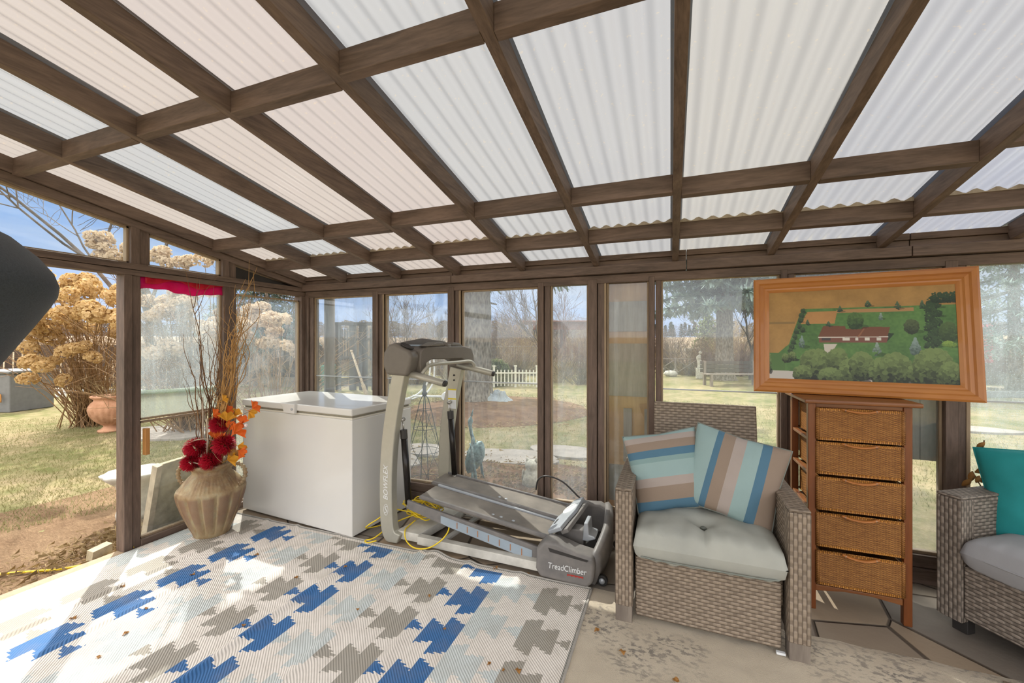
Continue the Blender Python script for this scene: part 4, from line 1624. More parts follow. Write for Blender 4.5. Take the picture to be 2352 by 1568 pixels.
# ================================================================== framed aerial picture
def aerial():
    """colours of the aerial photograph: fields, lawn, long brown-roofed house, trees"""
    W_, H_ = 440, 270
    r = np.random.RandomState(4)
    yy, xx = np.mgrid[0:H_, 0:W_]
    u = xx / W_
    v = yy / H_          # v down
    img = np.zeros((H_, W_, 3))

    def c(h): return np.array(hexc(h)[:3])

    def nz(sc, seed):
        a = np.random.RandomState(seed).rand(int(H_ / sc) + 3, int(W_ / sc) + 3)
        y = yy / sc; x = xx / sc
        y0 = y.astype(int); x0 = x.astype(int)
        fy = y - y0; fx = x - x0
        fy = fy * fy * (3 - 2 * fy); fx = fx * fx * (3 - 2 * fx)
        return (a[y0, x0] * (1 - fy) * (1 - fx) + a[y0 + 1, x0] * fy * (1 - fx) + a[y0, x0 + 1] * (1 - fy) * fx + a[y0 + 1, x0 + 1] * fy * fx)
    n1 = nz(26, 1) * .6 + nz(7, 2) * .25 + nz(2.5, 3) * .15
    img[:] = c('8c6a36') * (1 - n1[..., None]) + c('ab8448') * n1[..., None]
    streak = (np.abs(v - .36) < .012) & (u < .16)
    img[streak] = c('82683a')
    ledge = .205 - .115 * np.clip((v - .21) / .57, 0, 1) ** 0.9 - .09 * np.clip((v - .60) / .2, 0, 1)
    lawn = (u > ledge) & (v > .205 - .0 * u)
    n2 = nz(30, 5) * .6 + nz(5, 6) * .4
    g = c('385a2a') * (1 - n2[..., None]) + c('5a8040') * n2[..., None]
    img[lawn] = g[lawn]
    gar = (u > .235 - .03 * (v - .24) / .1) & (u < .40 - .12 * (v - .28)) & (v > .24) & (v < .375)
    img[gar] = (c('a97c46') * (.85 + .3 * n1[..., None]))[gar]
    strip = (u > .40) & (u < .80) & (v > .225) & (v < .26)
    img[strip] = c('a07a4c')
    road = (v > .90 + .03 * u)
    img[road] = c('b5b0a8')
    img[(v > .70) & (v < .90) & (u < .1)] = c('4a6a34')

    def poly(pts, col):
        m = np.zeros((H_, W_), bool)
        n = len(pts)
        inside = np.zeros((H_, W_), bool)
        j = n - 1
        for i in range(n):
            xi, yi = pts[i]; xj, yj = pts[j]
            cond = ((yi > v) != (yj > v)) & (u < (xj - xi) * (v - yi) / (yj - yi + 1e-9) + xi)
            inside ^= cond
            j = i
        img[inside] = col * (.94 + .12 * r.rand())
        return inside
    poly([(.325, .60), (.40, .60), (.375, .68), (.28, .93), (.20, .93), (.33, .68)], c('b7b0a4'))
    poly([(.66, .48), (.70, .49), (.665, .57), (.64, .57)], c('20351c'))
    poly([(.30, .52), (.67, .52), (.66, .585), (.30, .585)], c('6e4436'))
    for (a, d) in [(.315, .365), (.43, .47), (.50, .515), (.55, .575), (.61, .632)]:
        poly([(a, .53), (d, .53), (d, .56), (a, .56)], c('c9c4b8') if a > .4 else c('3c3433'))
    poly([(.295, .522), (.325, .40), (.445, .405), (.45, .435), (.53, .438), (.545, .415), (.68, .42), (.665, .525), (.51, .525), (.50, .535)], c('6b4128'))
    poly([(.295, .522), (.67, .518), (.67, .526), (.295, .532)], c('c8c0b4'))
    poly([(.51, .522), (.545, .43), (.552, .43), (.52, .525)], c('84573a'))

    def tree(cx, cy, rx, ry, a, b_, seed, cone=False):
        q = np.random.RandomState(seed)
        sh = ((u - cx - rx * .7) / (rx * 1.1)) ** 2 + ((v - cy - ry * .75) / (ry * .28)) ** 2 < 1
        img[sh] = img[sh] * .55
        for k in range(330 if rx > .03 else 60):
            t = q.rand() * 6.283
            s_ = math.sqrt(q.rand())
            px_ = cx + rx * s_ * math.cos(t)
            py_ = cy + ry * s_ * math.sin(t)
            if cone:
                f = (py_ - (cy - ry)) / (2 * ry)
                px_ = cx + (px_ - cx) * f * 1.2
            rr = max(.004, min(.011, rx * .16) * (0.5 + q.rand()))
            lit = (.42 - .6 * math.sin(t) * s_ + .55 * (q.rand() - .35))
            lit = max(0, lit)
            col = c(a) * (1 - min(1, lit)) + c(b_) * min(1, lit)
            x0 = int(max(0, (px_ - rr) * W_)); x1 = int(min(W_, (px_ + rr) * W_ + 1))
            y0 = int(max(0, (py_ - rr * 1.6) * H_)); y1 = int(min(H_, (py_ + rr * 1.6) * H_ + 1))
            if x1 > x0 and y1 > y0:
                sub = ((u[y0:y1, x0:x1] - px_) / rr) ** 2 + ((v[y0:y1, x0:x1] - py_) / (rr * 1.6)) ** 2 < 1
                img[y0:y1, x0:x1][sub] = col
    for i, (x, y) in enumerate([(.21, .23), (.20, .28), (.195, .33), (.185, .40), (.17, .46), (.16, .52), (.15, .58), (.14, .63), (.13, .68), (.205, .44)]):
        tree(x, y, .014, .03, '1c2c1a', '3d5330', i + 10)
    for (x, y, rx, ry) in [(.235, .36, .012, .03), (.355, .38, .016, .028), (.42, .22, .017, .035), (.57, .17, .02, .035), (.72, .2, .02, .04), (.84, .2, .018, .045)]:
        tree(x, y, rx, ry, '223420', '4d6244', int(x * 100), True)
    tree(.50, .35, .040, .085, '22381c', '4c6a34', 31)
    tree(.20, .58, .026, .07, '3d4f48', '7c9088', 33, True)
    tree(.61, .655, .028, .07, '44564c', '86998c', 34, True)
    tree(.80, .62, .032, .085, '40524a', '7c9088', 35, True)
    tree(.635, .31, .013, .035, '4d5f55', '86998c', 36, True)
    tree(.785, .42, .034, .07, '26321e', '4c5a36', 37)
    for k in range(16):
        tree(.885 + .02 * math.sin(k * 2), .17 + k * .03, .026, .04, '1b2c1a', '33492a', 40 + k)
    for k in range(9):
        tree(.90 + .012 * k, .13 + .01 * (k % 2), .022, .05, '1b2c1a', '30462a', 60 + k)
    tree(.955, .48, .04, .10, '26381f', '4a6032', 71)
    tree(.955, .60, .03, .03, '4f6c2a', '7e9a44', 72)
    for (x, y, rx, ry, s_) in [(.28, .83, .085, .17, 80), (.20, .93, .05, .08, 81), (.40, .80, .055, .15, 82), (.47, .90, .06, .13, 83), (.53, .83, .06, .14, 84),
                               (.36, .95, .06, .08, 85), (.62, .88, .05, .13, 86), (.70, .86, .075, .16, 87), (.81, .90, .05, .1, 88), (.88, .84, .09, .19, 89), (.96, .90, .05, .12, 90),
                               (.10, .76, .02, .05, 91), (.14, .74, .025, .05, 92), (.0, .82, .012, .12, 93)]:
        for kk in range(3):
            tree(x, y, rx, ry, '17230f', '6c7f48', s_ + kk * 20)
    return W_, H_, img


pic = empty('framed_picture', (0.95, 2.785, 1.10), math.radians(-8.9))
tag(pic, 'large golden wood framed aerial photograph of a farmhouse standing on the drawer tower', 'picture')
PW, PH_, FWD = .972, .680, .082
Mp = Matrix.Rotation(math.radians(-7), 4, 'X')
side = [(-.5, 0), (.5, 0)]


def mould(b, L_, Mx):
    prof = [(0, 0), (0, -.028), (.010, -.034), (.028, -.030), (.036, -.022), (.052, -.024), (.060, -.017), (.068, -.016), (.082, -.008), (.082, 0)]
    vs = []
    for (q, y) in prof:
        vs.append(Mx @ Vector((-L_ / 2 + q, y, q)))
    for (q, y) in prof:
        vs.append(Mx @ Vector((L_ / 2 - q, y, q)))
    n = len(prof)
    fs = [(i, i + 1, n + i + 1, n + i) for i in range(n - 1)] + [(n - 1, 0, n, 2 * n - 1)]
    b.add(vs, fs)


for (L_, ang, ctr, mt) in [(PW, 0, (0, 0, 0), 'oak_frame_x'), (PW, 180, (0, 0, PH_), 'oak_frame_x'), (PH_, 90, (PW / 2, 0, PH_ / 2), 'oak_frame_z'), (PH_, -90, (-PW / 2, 0, PH_ / 2), 'oak_frame_z')]:
    b = MB()
    mould(b, L_, Mp @ Matrix.Translation(ctr) @ Matrix.Rotation(math.radians(-ang), 4, 'Y'))
    b.build('frame_rail', M[mt], pic)
W_, H_, img = aerial()
me = bpy.data.meshes.new('photograph')
ww, hh = PW - 2 * FWD + .004, PH_ - 2 * FWD + .004
xs = np.linspace(-ww / 2, ww / 2, W_)
zs = np.linspace(PH_ - FWD + .002, FWD - .002, H_)
gx, gz_ = np.meshgrid(xs, zs)
ca, sa = math.cos(math.radians(-7)), math.sin(math.radians(-7))
co = np.stack([gx, -.006 * ca - gz_ * sa, -.006 * sa + gz_ * ca], axis=-1).reshape(-1, 3).astype(np.float32)
nf = (W_ - 1) * (H_ - 1)
jj, ii = np.meshgrid(np.arange(H_ - 1), np.arange(W_ - 1), indexing='ij')
base = (jj * W_ + ii).ravel()
quads = np.stack([base, base + W_, base + W_ + 1, base + 1], axis=1).astype(np.int32)
me.vertices.add(len(co)); me.vertices.foreach_set('co', co.ravel())
me.loops.add(nf * 4); me.loops.foreach_set('vertex_index', quads.ravel())
me.polygons.add(nf); me.polygons.foreach_set('loop_start', np.arange(nf, dtype=np.int32) * 4); me.polygons.foreach_set('loop_total', np.full(nf, 4, dtype=np.int32))
me.update(calc_edges=True)
ca_ = me.color_attributes.new('Col', 'FLOAT_COLOR', 'POINT')
cc = np.ones((H_ * W_, 4), dtype=np.float32); cc[:, :3] = img.reshape(-1, 3)
ca_.data.foreach_set('color', cc.ravel())
me.materials.append(vcol('aerial_print', 0.35, None, 0.35))
o = bpy.data.objects.new('photograph', me); COL.objects.link(o); o.parent = pic
b = MB(); b.box(-PW / 2 + .02, PW / 2 - .02, -.003, .004, .02, PH_ - .02, M=Mp); b.build('backing', M['old_board'], pic)

# ================================================================== wicker sofa at right
sf = empty('wicker_sofa', (1.234, 2.678, 0), math.atan2(-.833, .553))
tag(sf, 'grey wicker sofa with pale seat cushion cut by the right edge', 'sofa')
b = MB(); b.box(0, .10, 0, .085, .06, .645); b.build('arm_front', M['wicker_cool_v'], sf, bevel=.007)
b = MB(); b.box(.002, .098, .085, .66, .06, .645); b.build('arm_panel', M['wicker_cool'], sf, bevel=.007)
b = MB(); b.box(0, .10, 0, .67, .645, .660); b.build('arm_top', M['wicker_cool'], sf, bevel=.006)
b = MB(); b.box(.10, 1.35, .012, .62, .085, .335); b.build('seat_base', M['wicker_cool'], sf, bevel=.008)
b = MB(); b.box(.10, 1.35, .56, .66, .335, .90); b.build('backrest', M['wicker_cool'], sf, bevel=.01)
b = MB(); b.box(1.35, 1.45, 0, .66, .06, .66); b.build('arm_panel', M['wicker_cool'], sf, bevel=.007)
for (x, y) in ((.02, .04), (1.37, .04), (.02, .58), (1.37, .58)):
    b = MB(); b.box(x + .02, x + .08, y, y + .05, 0, .085); b.build('leg', M['dark_plastic'], sf, bevel=.003)
for k in range(2):
    cu = cushion_mesh(.62, .62, .165, .012, [], .002, 4 + k).build('seat_cushion', M['sofa_cushion'], sf)
    cu.location = (.10 + .31 + .625 * k, .285, .405)
    rim(.62, .62, .004, 0).build('piping', M['sofa_cushion'], cu)
place_pillow(.44, .44, .15, M['teal'], (1.655, 2.69, .675), -10, -14, -36, 'plain teal pillow on the wicker sofa at the right edge', 8, M['teal'], 'teal_pillow')

# ================================================================== vase with branches and flowers
VC = (-3.125, 2.035, 0.004)


def flute(t, z):
    if z < .335 and z > .02:
        k = min(1, (z - .02) / .05) * min(1, (.335 - z) / .03)
        return 1 + .085 * k * (abs(math.sin(t * 7)) ** .45 - .75)
    if .345 < z < .43:
        return 1 + .010 * math.sin(t * 52)
    return 1


prof = [(.104, 0), (.110, .006), (.116, .03), (.136, .08), (.160, .14), (.182, .20), (.200, .26), (.210, .305), (.213, .328), (.208, .342), (.197, .352), (.174, .385), (.147, .418),
        (.127, .438), (.118, .452), (.120, .468), (.137, .490), (.150, .500), (.156, .508), (.153, .520), (.140, .522), (.122, .515), (.112, .48), (.108, .44), (.0001, .42)]
# denser profile
pd = []
for i in range(len(prof) - 1):
    for k in range(3):
        t = k / 3
        pd.append((prof[i][0] * (1 - t) + prof[i + 1][0] * t, prof[i][1] * (1 - t) + prof[i + 1][1] * t))
pd.append(prof[-1])
b = MB(); b.lathe(pd, 168, c=VC, rf=flute)
vase = b.build('floor_vase', M['vase'], origin=VC)
tag(vase, 'tall fluted tan clay vase with two loop handles standing on the rug corner', 'vase')
for a in (math.radians(205), math.radians(25)):
    dx, dy = math.cos(a), math.sin(a)
    pts = curve_pts([(VC[0] + dx * r_, VC[1] + dy * r_, VC[2] + z_) for (r_, z_) in [(.125, .485), (.165, .505), (.205, .495), (.232, .455), (.228, .40), (.20, .36), (.185, .35)]], 8)
    b = MB(); b.tube(pts, [.013 + .004 * math.sin(i * 1.7) for i in range(len(pts))], 10); b.build('handle', M['vase'], vase, world=True)


def vpt(a, r_, z):
    return Vector((VC[0] + r_ * math.cos(a), VC[1] + r_ * math.sin(a), z))


def vrt(R, T, z):
    """R: along the picture width, T: towards the room"""
    return Vector((VC[0] + R * C + T * S, VC[1] + R * S - T * C, z))


rb = random.Random(11)


def in_room(p):
    p.x = max(p.x, WX + .03)
    return p


LAB_D = 'one of the straight dark brown twigs standing in the clay vase'
LAB_G = 'one of the tall curly golden willow branches standing in the clay vase'


def branch(p0, p1, wob, r0, mat, label, group, forks=2, seed=0):
    q = random.Random(seed)
    b = MB()
    n = 9

    def run(a, c, w, ra, nn):
        pts = []
        for i in range(nn + 1):
            t = i / nn
            p = a.lerp(c, t)
            if 0 < i: p = p + Vector((q.gauss(0, w), q.gauss(0, w), 0)) * min(1, t * 2)
            pts.append(in_room(p))
        P = curve_pts(pts, 4)
        b.tube(P, [max(.0009, ra * (1 - .82 * i / len(P))) for i in range(len(P))], 5)
        return P
    P = run(p0, p1, wob, r0, n)
    for k in range(forks):
        s_ = P[int(len(P) * q.uniform(.3, .8))]
        e = s_ + Vector((q.uniform(-.10, .10), q.uniform(-.10, .10), q.uniform(.12, .35)))
        run(s_, in_room(e), wob * .8, r0 * .45, 5)
    o = b.build('vase_branch', mat, origin=tuple(p0))
    tag(o, label, 'branch', group)
    return o


for k in range(17):
    a = rb.uniform(0, 6.28)
    p0 = vpt(a, rb.uniform(.01, .07), .44)
    h = [1.1, 1.3, 1.42, 1.9, 1.55, 1.98, 1.25, 1.6, 1.35, 1.8, 1.45, 1.2, 1.7, 1.5, 1.1, 1.65, 1.35][k]
    R = -.20 + .30 * ((k * 7) % 17) / 16
    p1 = vrt(R * (.6 + .4 * h / 1.9), rb.uniform(-.08, .08), h)
    branch(p0, p1, .012, rb.uniform(.004, .0065), M['twig'], LAB_D, 'dark twigs in the vase', rb.randint(1, 3), 100 + k)
for k in range(24):
    a = rb.uniform(0, 6.28)
    p0 = vpt(a, rb.uniform(.01, .06), .44)
    h = rb.uniform(1.45, 2.0)
    f = (h - .44) / 1.5
    p1 = vrt(.06 + .24 * f + rb.uniform(-.06, .04), rb.uniform(-.06, .06), h)
    branch(p0, p1, .024, rb.uniform(.0045, .0065), M['twig_gold'], LAB_G, 'curly willow in the vase', rb.randint(1, 2), 200 + k)
b = MB(); b.tube(curve_pts([vpt(5.6, .05, .5), vpt(5.7, .13, .62), vpt(5.75, .22, .63), vpt(5.8, .33, .615), vpt(5.85, .40, .60)], 6), [.003 - .00008 * i for i in range(25)], 5)
tag(b.build('vase_branch', M['twig'], origin=tuple(vpt(5.6, .05, .5))), 'thin dark twig reaching out of the vase in front of the freezer', 'branch')
b = MB()
sp_ = []
for i in range(44):
    t = i / 43
    sp_.append(vpt(3.9 + t * 9, .12 + .05 * math.sin(t * 11), .50 + .20 * t + .05 * math.sin(t * 17)))
b.tube(curve_pts(sp_, 3), .004, 6)
b.tube(curve_pts([vpt(5.0, .08, .5), vpt(4.9, .07, .75), vpt(4.6, .06, 1.0)], 8), .005, 6)
b.tube(curve_pts([vpt(5.3, .09, .5), vpt(5.5, .12, .7), vpt(5.5, .14, .86)], 8), .005, 6)
tag(b.build('pale_vine', M['twig_pale']), 'pale curled vine looping over the red flowers', 'vine')


def mum(r_, n=520, seed=0):
    q = random.Random(seed)
    b = MB()
    for k in range(n):
        z = 1 - 1.9 * (k + .5) / n
        rr = math.sqrt(max(0, 1 - z * z))
        a = k * 2.39996
        d = Vector((rr * math.cos(a), rr * math.sin(a), z)) + Vector((q.gauss(0, .05), q.gauss(0, .05), q.gauss(0, .05)))
        d.normalize()
        s_ = d.cross(Vector((.3, .2, 1))).normalized()
        w = r_ * .062
        L_ = r_ * q.uniform(.86, .98)
        base_ = d * r_ * .35
        mid = d * L_ * .75 + s_.cross(d) * r_ * .04
        tip = d * L_ - s_.cross(d) * r_ * .05
        b.add([base_ - s_ * w * .5, base_ + s_ * w * .5, mid + s_ * w, tip + s_ * w * .3, tip - s_ * w * .3, mid - s_ * w],
              [(0, 1, 2, 5), (5, 2, 3, 4)])
    return b


FL = [((.07, .02, .80), .075, 'red pompom flower highest in the vase bouquet'),
      ((.155, .10, .672), .085, 'red pompom flower at right of the vase bouquet, beside the freezer'),
      ((-.03, .12, .655), .080, 'red pompom flower at left of the vase bouquet, behind the vine'),
      ((-.04, .15, .560), .070, 'red pompom flower resting low on the left rim of the vase'),
      ((.09, .14, .572), .078, 'red pompom flower resting low in the middle of the vase rim')]
first = mum(1.0, seed=1)
fm = None
for k, ((R_, T_, z), sz, lab) in enumerate(FL):
    a = 5.7 + R_
    p = vrt(R_, T_, z)
    if fm is None:
        o = first.build('pompom_flower', M['red_petal'], fix=False)
        fm = o
    else:
        o = fm.copy()
        COL.objects.link(o)
    o.location = p
    o.scale = (sz, sz, sz)
    o.rotation_euler = (.9, .2 * k, a - 4.0)
    tag(o, lab, 'flower', 'red pompom flowers in the vase')


def ginkgo(b, c, d, up, s_):
    d = d.normalized(); a = d.cross(up).normalized(); n_ = a.cross(d)
    vs = [c]
    m = 9
    for i in range(m):
        t = (i / (m - 1) - .5) * 2.1
        rr = s_ * (1 + .12 * math.cos(i * 2.4))
        vs.append(c + d * rr * math.cos(t) + a * rr * math.sin(t) + n_ * s_ * .13 * math.sin(i * 1.9))
    b.add(vs, [(0, i, i + 1) for i in range(1, m)])
    b.tube([c, c - d * s_ * .6], .0015, 4)


LV = [(.12, .03, .88, 'orange_leaf', .055), (.15, .06, .83, 'yellow_leaf', .06), (.20, .07, .80, 'orange_leaf', .06), (.22, .08, .75, 'orange_leaf', .065), (.16, .04, .76, 'orange_leaf', .06),
      (.24, .08, .66, 'yellow_leaf', .06), (.18, .10, .565, 'yellow_leaf', .07), (.23, .09, .57, 'dry_leaf', .06), (.30, .05, .90, 'yellow_leaf', .05), (.325, .05, .92, 'orange_leaf', .05),
      (.25, .05, .81, 'orange_leaf', .055), (.10, .08, .72, 'orange_leaf', .06), (.12, .06, .98, 'yellow_leaf', .035), (.06, .05, .70, 'orange_leaf', .06), (.26, .10, .63, 'orange_leaf', .05),
      (.03, .03, .86, 'orange_leaf', .05), (.19, .03, .86, 'yellow_leaf', .05)]
LVL = ['orange leaf just above the topmost red flower, left of its golden neighbour', 'golden leaf touching the upper right of the topmost red flower', 'orange leaf between the topmost red flower and the freezer edge',
       'orange leaf above the large right-hand red flower', 'orange leaf tucked under the topmost red flower', 'golden leaf at the right side of the large right-hand red flower', 'golden leaf hanging over the vase rim by its right handle',
       'brownish leaf on the vase rim under the right-hand red flower', 'golden leaf at the far tip of the stem before the freezer latch side', 'orange leaf at the far tip of the stem, nearest the freezer lid',
       'orange leaf lowest on the stem arching to the freezer', 'orange leaf between the two upper red flowers', 'small golden leaf standing highest of all in the bouquet', 'orange leaf left of centre between the red flowers',
       'orange leaf below the golden one at the right of the bouquet', 'orange leaf left above the topmost red flower', 'golden leaf high at right above the topmost red flower']
leafstem = MB()
for k, (R_, T_, z, mt, s_) in enumerate(LV):
    a = 5.7 + R_
    p = in_room(vrt(R_, T_, z))
    b = MB()
    ph = .5 + 1.1 * math.sin(k * 2.1)
    d = Vector((C * math.cos(ph), S * math.cos(ph), math.sin(ph)))
    ginkgo(b, Vector((0, 0, 0)), d, Vector((S + .3 * math.sin(k), -C, .35 * math.cos(k * 3))), s_ * 1.15)
    o = b.build('fabric_leaf', M[mt], solid=.0006)
    o.location = p
    tag(o, LVL[k], 'leaf', 'fan shaped leaves in the vase bouquet')
b = MB()
b.tube(curve_pts([vrt(.05, .03, .5), vrt(.12, .04, .72), vrt(.22, .05, .85), vrt(.31, .05, .90)], 8), .002, 5)
b.tube(curve_pts([vrt(.05, .03, .5), vrt(.14, .04, .75), vrt(.20, .05, .92), vrt(.19, .05, .99)], 8), .002, 5)
tag(b.build('leaf_stem', M['twig'], origin=tuple(vrt(.05, .03, .5))), 'thin leaf stems arching from the vase towards the freezer', 'stem')
one('clear_bead', M['bead'], lambda b: b.lathe([(.0001, -.014), (.009, -.009), (.013, 0), (.009, .009), (.0001, .014)], 14, c=tuple(vrt(.287, .06, .80))), 'small clear bead hanging in front of the freezer', 'bead', origin=tuple(vrt(.287, .06, .80)))

# ================================================================== dark hood at the left edge
hx = (-1.652, .358)
hs = empty('hooded_stand', (hx[0], hx[1], 0))
tag(hs, 'dark grey rounded hood tapering downwards at the left edge before the doorway', 'hood')
b = MB()
hp = [(.0001, 1.730), (.06, 1.724), (.13, 1.700), (.19, 1.665), (.235, 1.62), (.262, 1.58), (.272, 1.547), (.269, 1.52), (.255, 1.49), (.225, 1.435), (.168, 1.335), (.12, 1.25), (.075, 1.17), (.04, 1.12)]
b.lathe(hp[::-1], 72, c=(hx[0], hx[1], 0))
b.build('hood', M['dark_hood'], hs, world=True)
b = MB(); b.tube([(hx[0], hx[1], .03), (hx[0], hx[1], 1.24)], .028, 16); b.build('pole', M['dark_plastic'], hs, world=True)
b = MB(); b.lathe([(.2, .008), (.2, .03), (.05, .05), (.03, .06)], 40, c=(hx[0], hx[1], 0)); b.build('base', M['dark_plastic'], hs, world=True)

# dried plant behind the sofa
dp = empty('dried_plant', (1.60, 3.0, 0))
tag(dp, 'dried plant with curled brown leaves behind the sofa arm', 'plant')
b = MB(); b.tube(curve_pts([(1.63, 3.0, .22), (1.625, 3.0, .5), (1.61, 3.0, .7), (1.605, 3.0, .80)], 6), .006, 6); b.tube(curve_pts([(1.615, 3.0, .6), (1.57, 2.99, .75), (1.575, 2.985, .87)], 6), .003, 5)
b.tube(curve_pts([(1.625, 3.0, .5), (1.56, 2.98, .62), (1.52, 2.97, .70)], 6), .003, 5)
b.build('stem', M['twig'], dp, world=True)
b = MB(); b.lathe([(.055, 0), (.075, .16), (.08, .2), (.07, .2), (.06, .17), (.0001, .16)], 28, c=(1.62, 2.985, 0)); b.build('pot', M['terracotta'], dp, world=True)
q = random.Random(8)
for (x, y, z, s_) in [(1.575, 2.98, .86, .03), (1.565, 2.98, .82, .035), (1.59, 2.98, .80, .03), (1.52, 2.97, .70, .035), (1.51, 2.96, .66, .035), (1.55, 2.97, .68, .03), (1.60, 2.98, .69, .045), (1.63, 2.98, .68, .04), (1.585, 2.98, .72, .035), (1.53, 2.96, .61, .035), (1.61, 2.98, .60, .03), (1.655, 2.98, .64, .04)]:
    b = MB()
    ax = Vector((q.uniform(-1, 1), q.uniform(-.4, .4), q.uniform(-1, .3))).normalized()
    sd = ax.cross(Vector((0, 1, 0))).normalized()
    vs, fs = [], []
    for i in range(6):
        t = i / 5
        w = s_ * .45 * math.sin(math.pi * (t * .9 + .05))
        c_ = Vector((x, y, z)) + ax * s_ * 1.6 * t + Vector((0, -.3 * s_ * math.sin(t * 3), 0))
        vs += [c_ - sd * w + Vector((0, w * .6, 0)), c_, c_ + sd * w + Vector((0, w * .6, 0))]
    for i in range(5):
        fs += [(i * 3, i * 3 + 1, i * 3 + 4, i * 3 + 3), (i * 3 + 1, i * 3 + 2, i * 3 + 5, i * 3 + 4)]
    b.add(vs, fs, smooth=True)
    b.build('leaf', M['dry_leaf'], dp, world=True, solid=.0006)

# dry leaf crumbs on rug and floor
q = random.Random(21)
crumb = None
CR = [(-2.66, 1.62), (-2.06, 1.82), (-2.52, 1.92), (-1.86, 2.0), (-1.95, 1.42), (-2.35, 1.05), (-1.02, 1.75), (-.73, 1.63), (-.66, 1.62), (-.60, 1.64), (-2.42, 1.18), (-2.55, 1.33), (-1.5, 1.7), (-1.23, 1.95), (-2.8, 1.15),
      (-1.0, 2.33), (-1.2, 2.55), (-1.1, 2.47), (-.95, 2.72), (-1.3, 2.7), (-.8, 2.36), (-.2, 1.9), (-.33, 2.0), (.02, 1.82), (-2.9, 1.4)]
for (x, y) in CR:
    if crumb is None:
        b = MB()
        b.grid(3, 3, lambda u, v: ((u - .5) * .022, (v - .5) * .016, .004 + .005 * math.sin(u * 5) * math.cos(v * 4)), smooth=False)
        crumb = b.build('dry_leaf_crumb', M['dry_leaf'], solid=.0008)
        o = crumb
    else:
        o = crumb.copy()
        COL.objects.link(o)
    on_rug = RX0 < x < RX1 and y < RY1
    o.location = (x, y, (rug_h(x, y) if on_rug else (.012 if x > RX1 else .001)) + .001)
    o.rotation_euler = (0, 0, q.uniform(0, 6))
    s_ = q.uniform(.6, 1.3)
    o.scale = (s_, s_, s_)
    if on_rug:
        tag(o, 'tiny crumpled brown leaf crumb lying on the zigzag rug', 'leaf crumb', 'leaf crumbs on the rug')
    else:
        tag(o, 'tiny crumpled brown leaf crumb on the bare floor or carpet', 'leaf crumb', 'leaf crumbs beside the rug')

# ================================================================== outdoors
GZ = -0.07


def gheight(x, y):
    d = math.hypot(x, y)
    z = GZ
    if d > 24: z += 3.1 * min(1, (d - 24) / 150)
    return z


def ring(b, rs, seg=96):
    vs, fs = [], []
    for r in rs:
        for k in range(seg):
            t = 2 * math.pi * k / seg
            vs.append((r * math.cos(t), r * math.sin(t), gheight(r, 0)))
    for i in range(len(rs) - 1):
        for k in range(seg):
            l = (k + 1) % seg
            fs.append((i * seg + k, i * seg + l, (i + 1) * seg + l, (i + 1) * seg + k))
    b.add(vs, fs)


def lawn(b):
    ring(b, [0.001, 3, 8, 14, 20, 24.5], 64)


one('lawn', M['lawn'], lawn, None, None, kind='structure')
one('field', M['field'], lambda b: ring(b, [24.5, 30, 45, 80, 120, 174, 400]), None, None, kind='structure')


def blob(b, cx, cy, rx, ry, z, rot=0, seed=0, n=60, rings=10, hump=0.0):
    vs, fs = [(cx, cy, z + hump)], []
    for j in range(1, rings + 1):
        for i in range(n):
            t = 2 * math.pi * i / n
            q = 1 + .16 * noise.noise(Vector((math.cos(t) * 1.6, math.sin(t) * 1.6, seed))) + .05 * noise.noise(Vector((math.cos(t) * 6, math.sin(t) * 6, seed)))
            f = j / rings
            x = rx * math.cos(t) * q * f
            y = ry * math.sin(t) * q * f
            X = cx + x * math.cos(rot) - y * math.sin(rot)
            Y = cy + x * math.sin(rot) + y * math.cos(rot)
            vs.append((X, Y, z * (1 if j < rings else 1) + hump * (1 - f * f) + .02 * (1 - f) * noise.noise(Vector((X * 5, Y * 5, 1)))))
    for i in range(n):
        fs.append((0, 1 + i, 1 + (i + 1) % n))
    for j in range(rings - 1):
        for i in range(n):
            a = 1 + j * n + i; c = 1 + j * n + (i + 1) % n
            fs.append((a, a + n, c + n, c))
    b.add(vs, fs, smooth=True)


one('earth_patch', M['dirt'], lambda b: blob(b, -4.35, .7, 1.0, 2.4, GZ + .006, rot=.12, seed=2), 'bare trodden earth outside the open doorway', 'earth', kind='stuff')
one('mulch_bed', M['mulch'], lambda b: blob(b, -3.6, 8.3, 2.0, 2.0, GZ + .006, seed=5, hump=.10), 'reddish bark mulch spread around the big tree trunk', 'mulch', kind='stuff')
one('mulch_bed', M['mulch'], lambda b: blob(b, -1.4, 4.1, 1.6, .75, GZ + .006, seed=8, hump=.03), 'reddish bark mulch along the outside of the back windows', 'mulch', kind='stuff')
for k, (px, py, rx, ry, s_) in enumerate([(1170, 1052, .62, .34, 1), (985, 1037, .45, .3, 2), (1300, 1040, .5, .3, 3), (385, 995, .8, .45, 4), (2180, 985, .9, .3, 5), (880, 1060, .5, .3, 6), ]):
    d = (EYE - GZ) * 950 / (py - 784)
    p = at(px, d)
    b = MB()
    n = 22
    poly = []
    for i in range(n):
        t = 2 * math.pi * i / n
        qq = 1 + .22 * noise.noise(Vector((math.cos(t) * 1.3, math.sin(t) * 1.3, s_ * 3.7)))
        poly.append((p.x + rx * qq * math.cos(t), p.y + ry * qq * math.sin(t)))
    b.prism(poly, GZ - .02, GZ + .035, 'z')
    o = b.build('stepping_stone', M['stone_flat'], bevel=.006, origin=(p.x, p.y, GZ))
    tag(o, ['large pale flagstone outside beyond the heron statue', 'pale flagstone outside behind the wire plant trellis', 'flat pale flagstone outside the narrow pane beside the white owl', 'pale flagstone in the lawn behind the vase branches',
            'pale flagstone in the lawn outside the right window', 'flat flagstone hidden mostly behind the treadmill upright', 'pale flagstone nearest the clouded pane behind the vase'][k], 'paving stone')


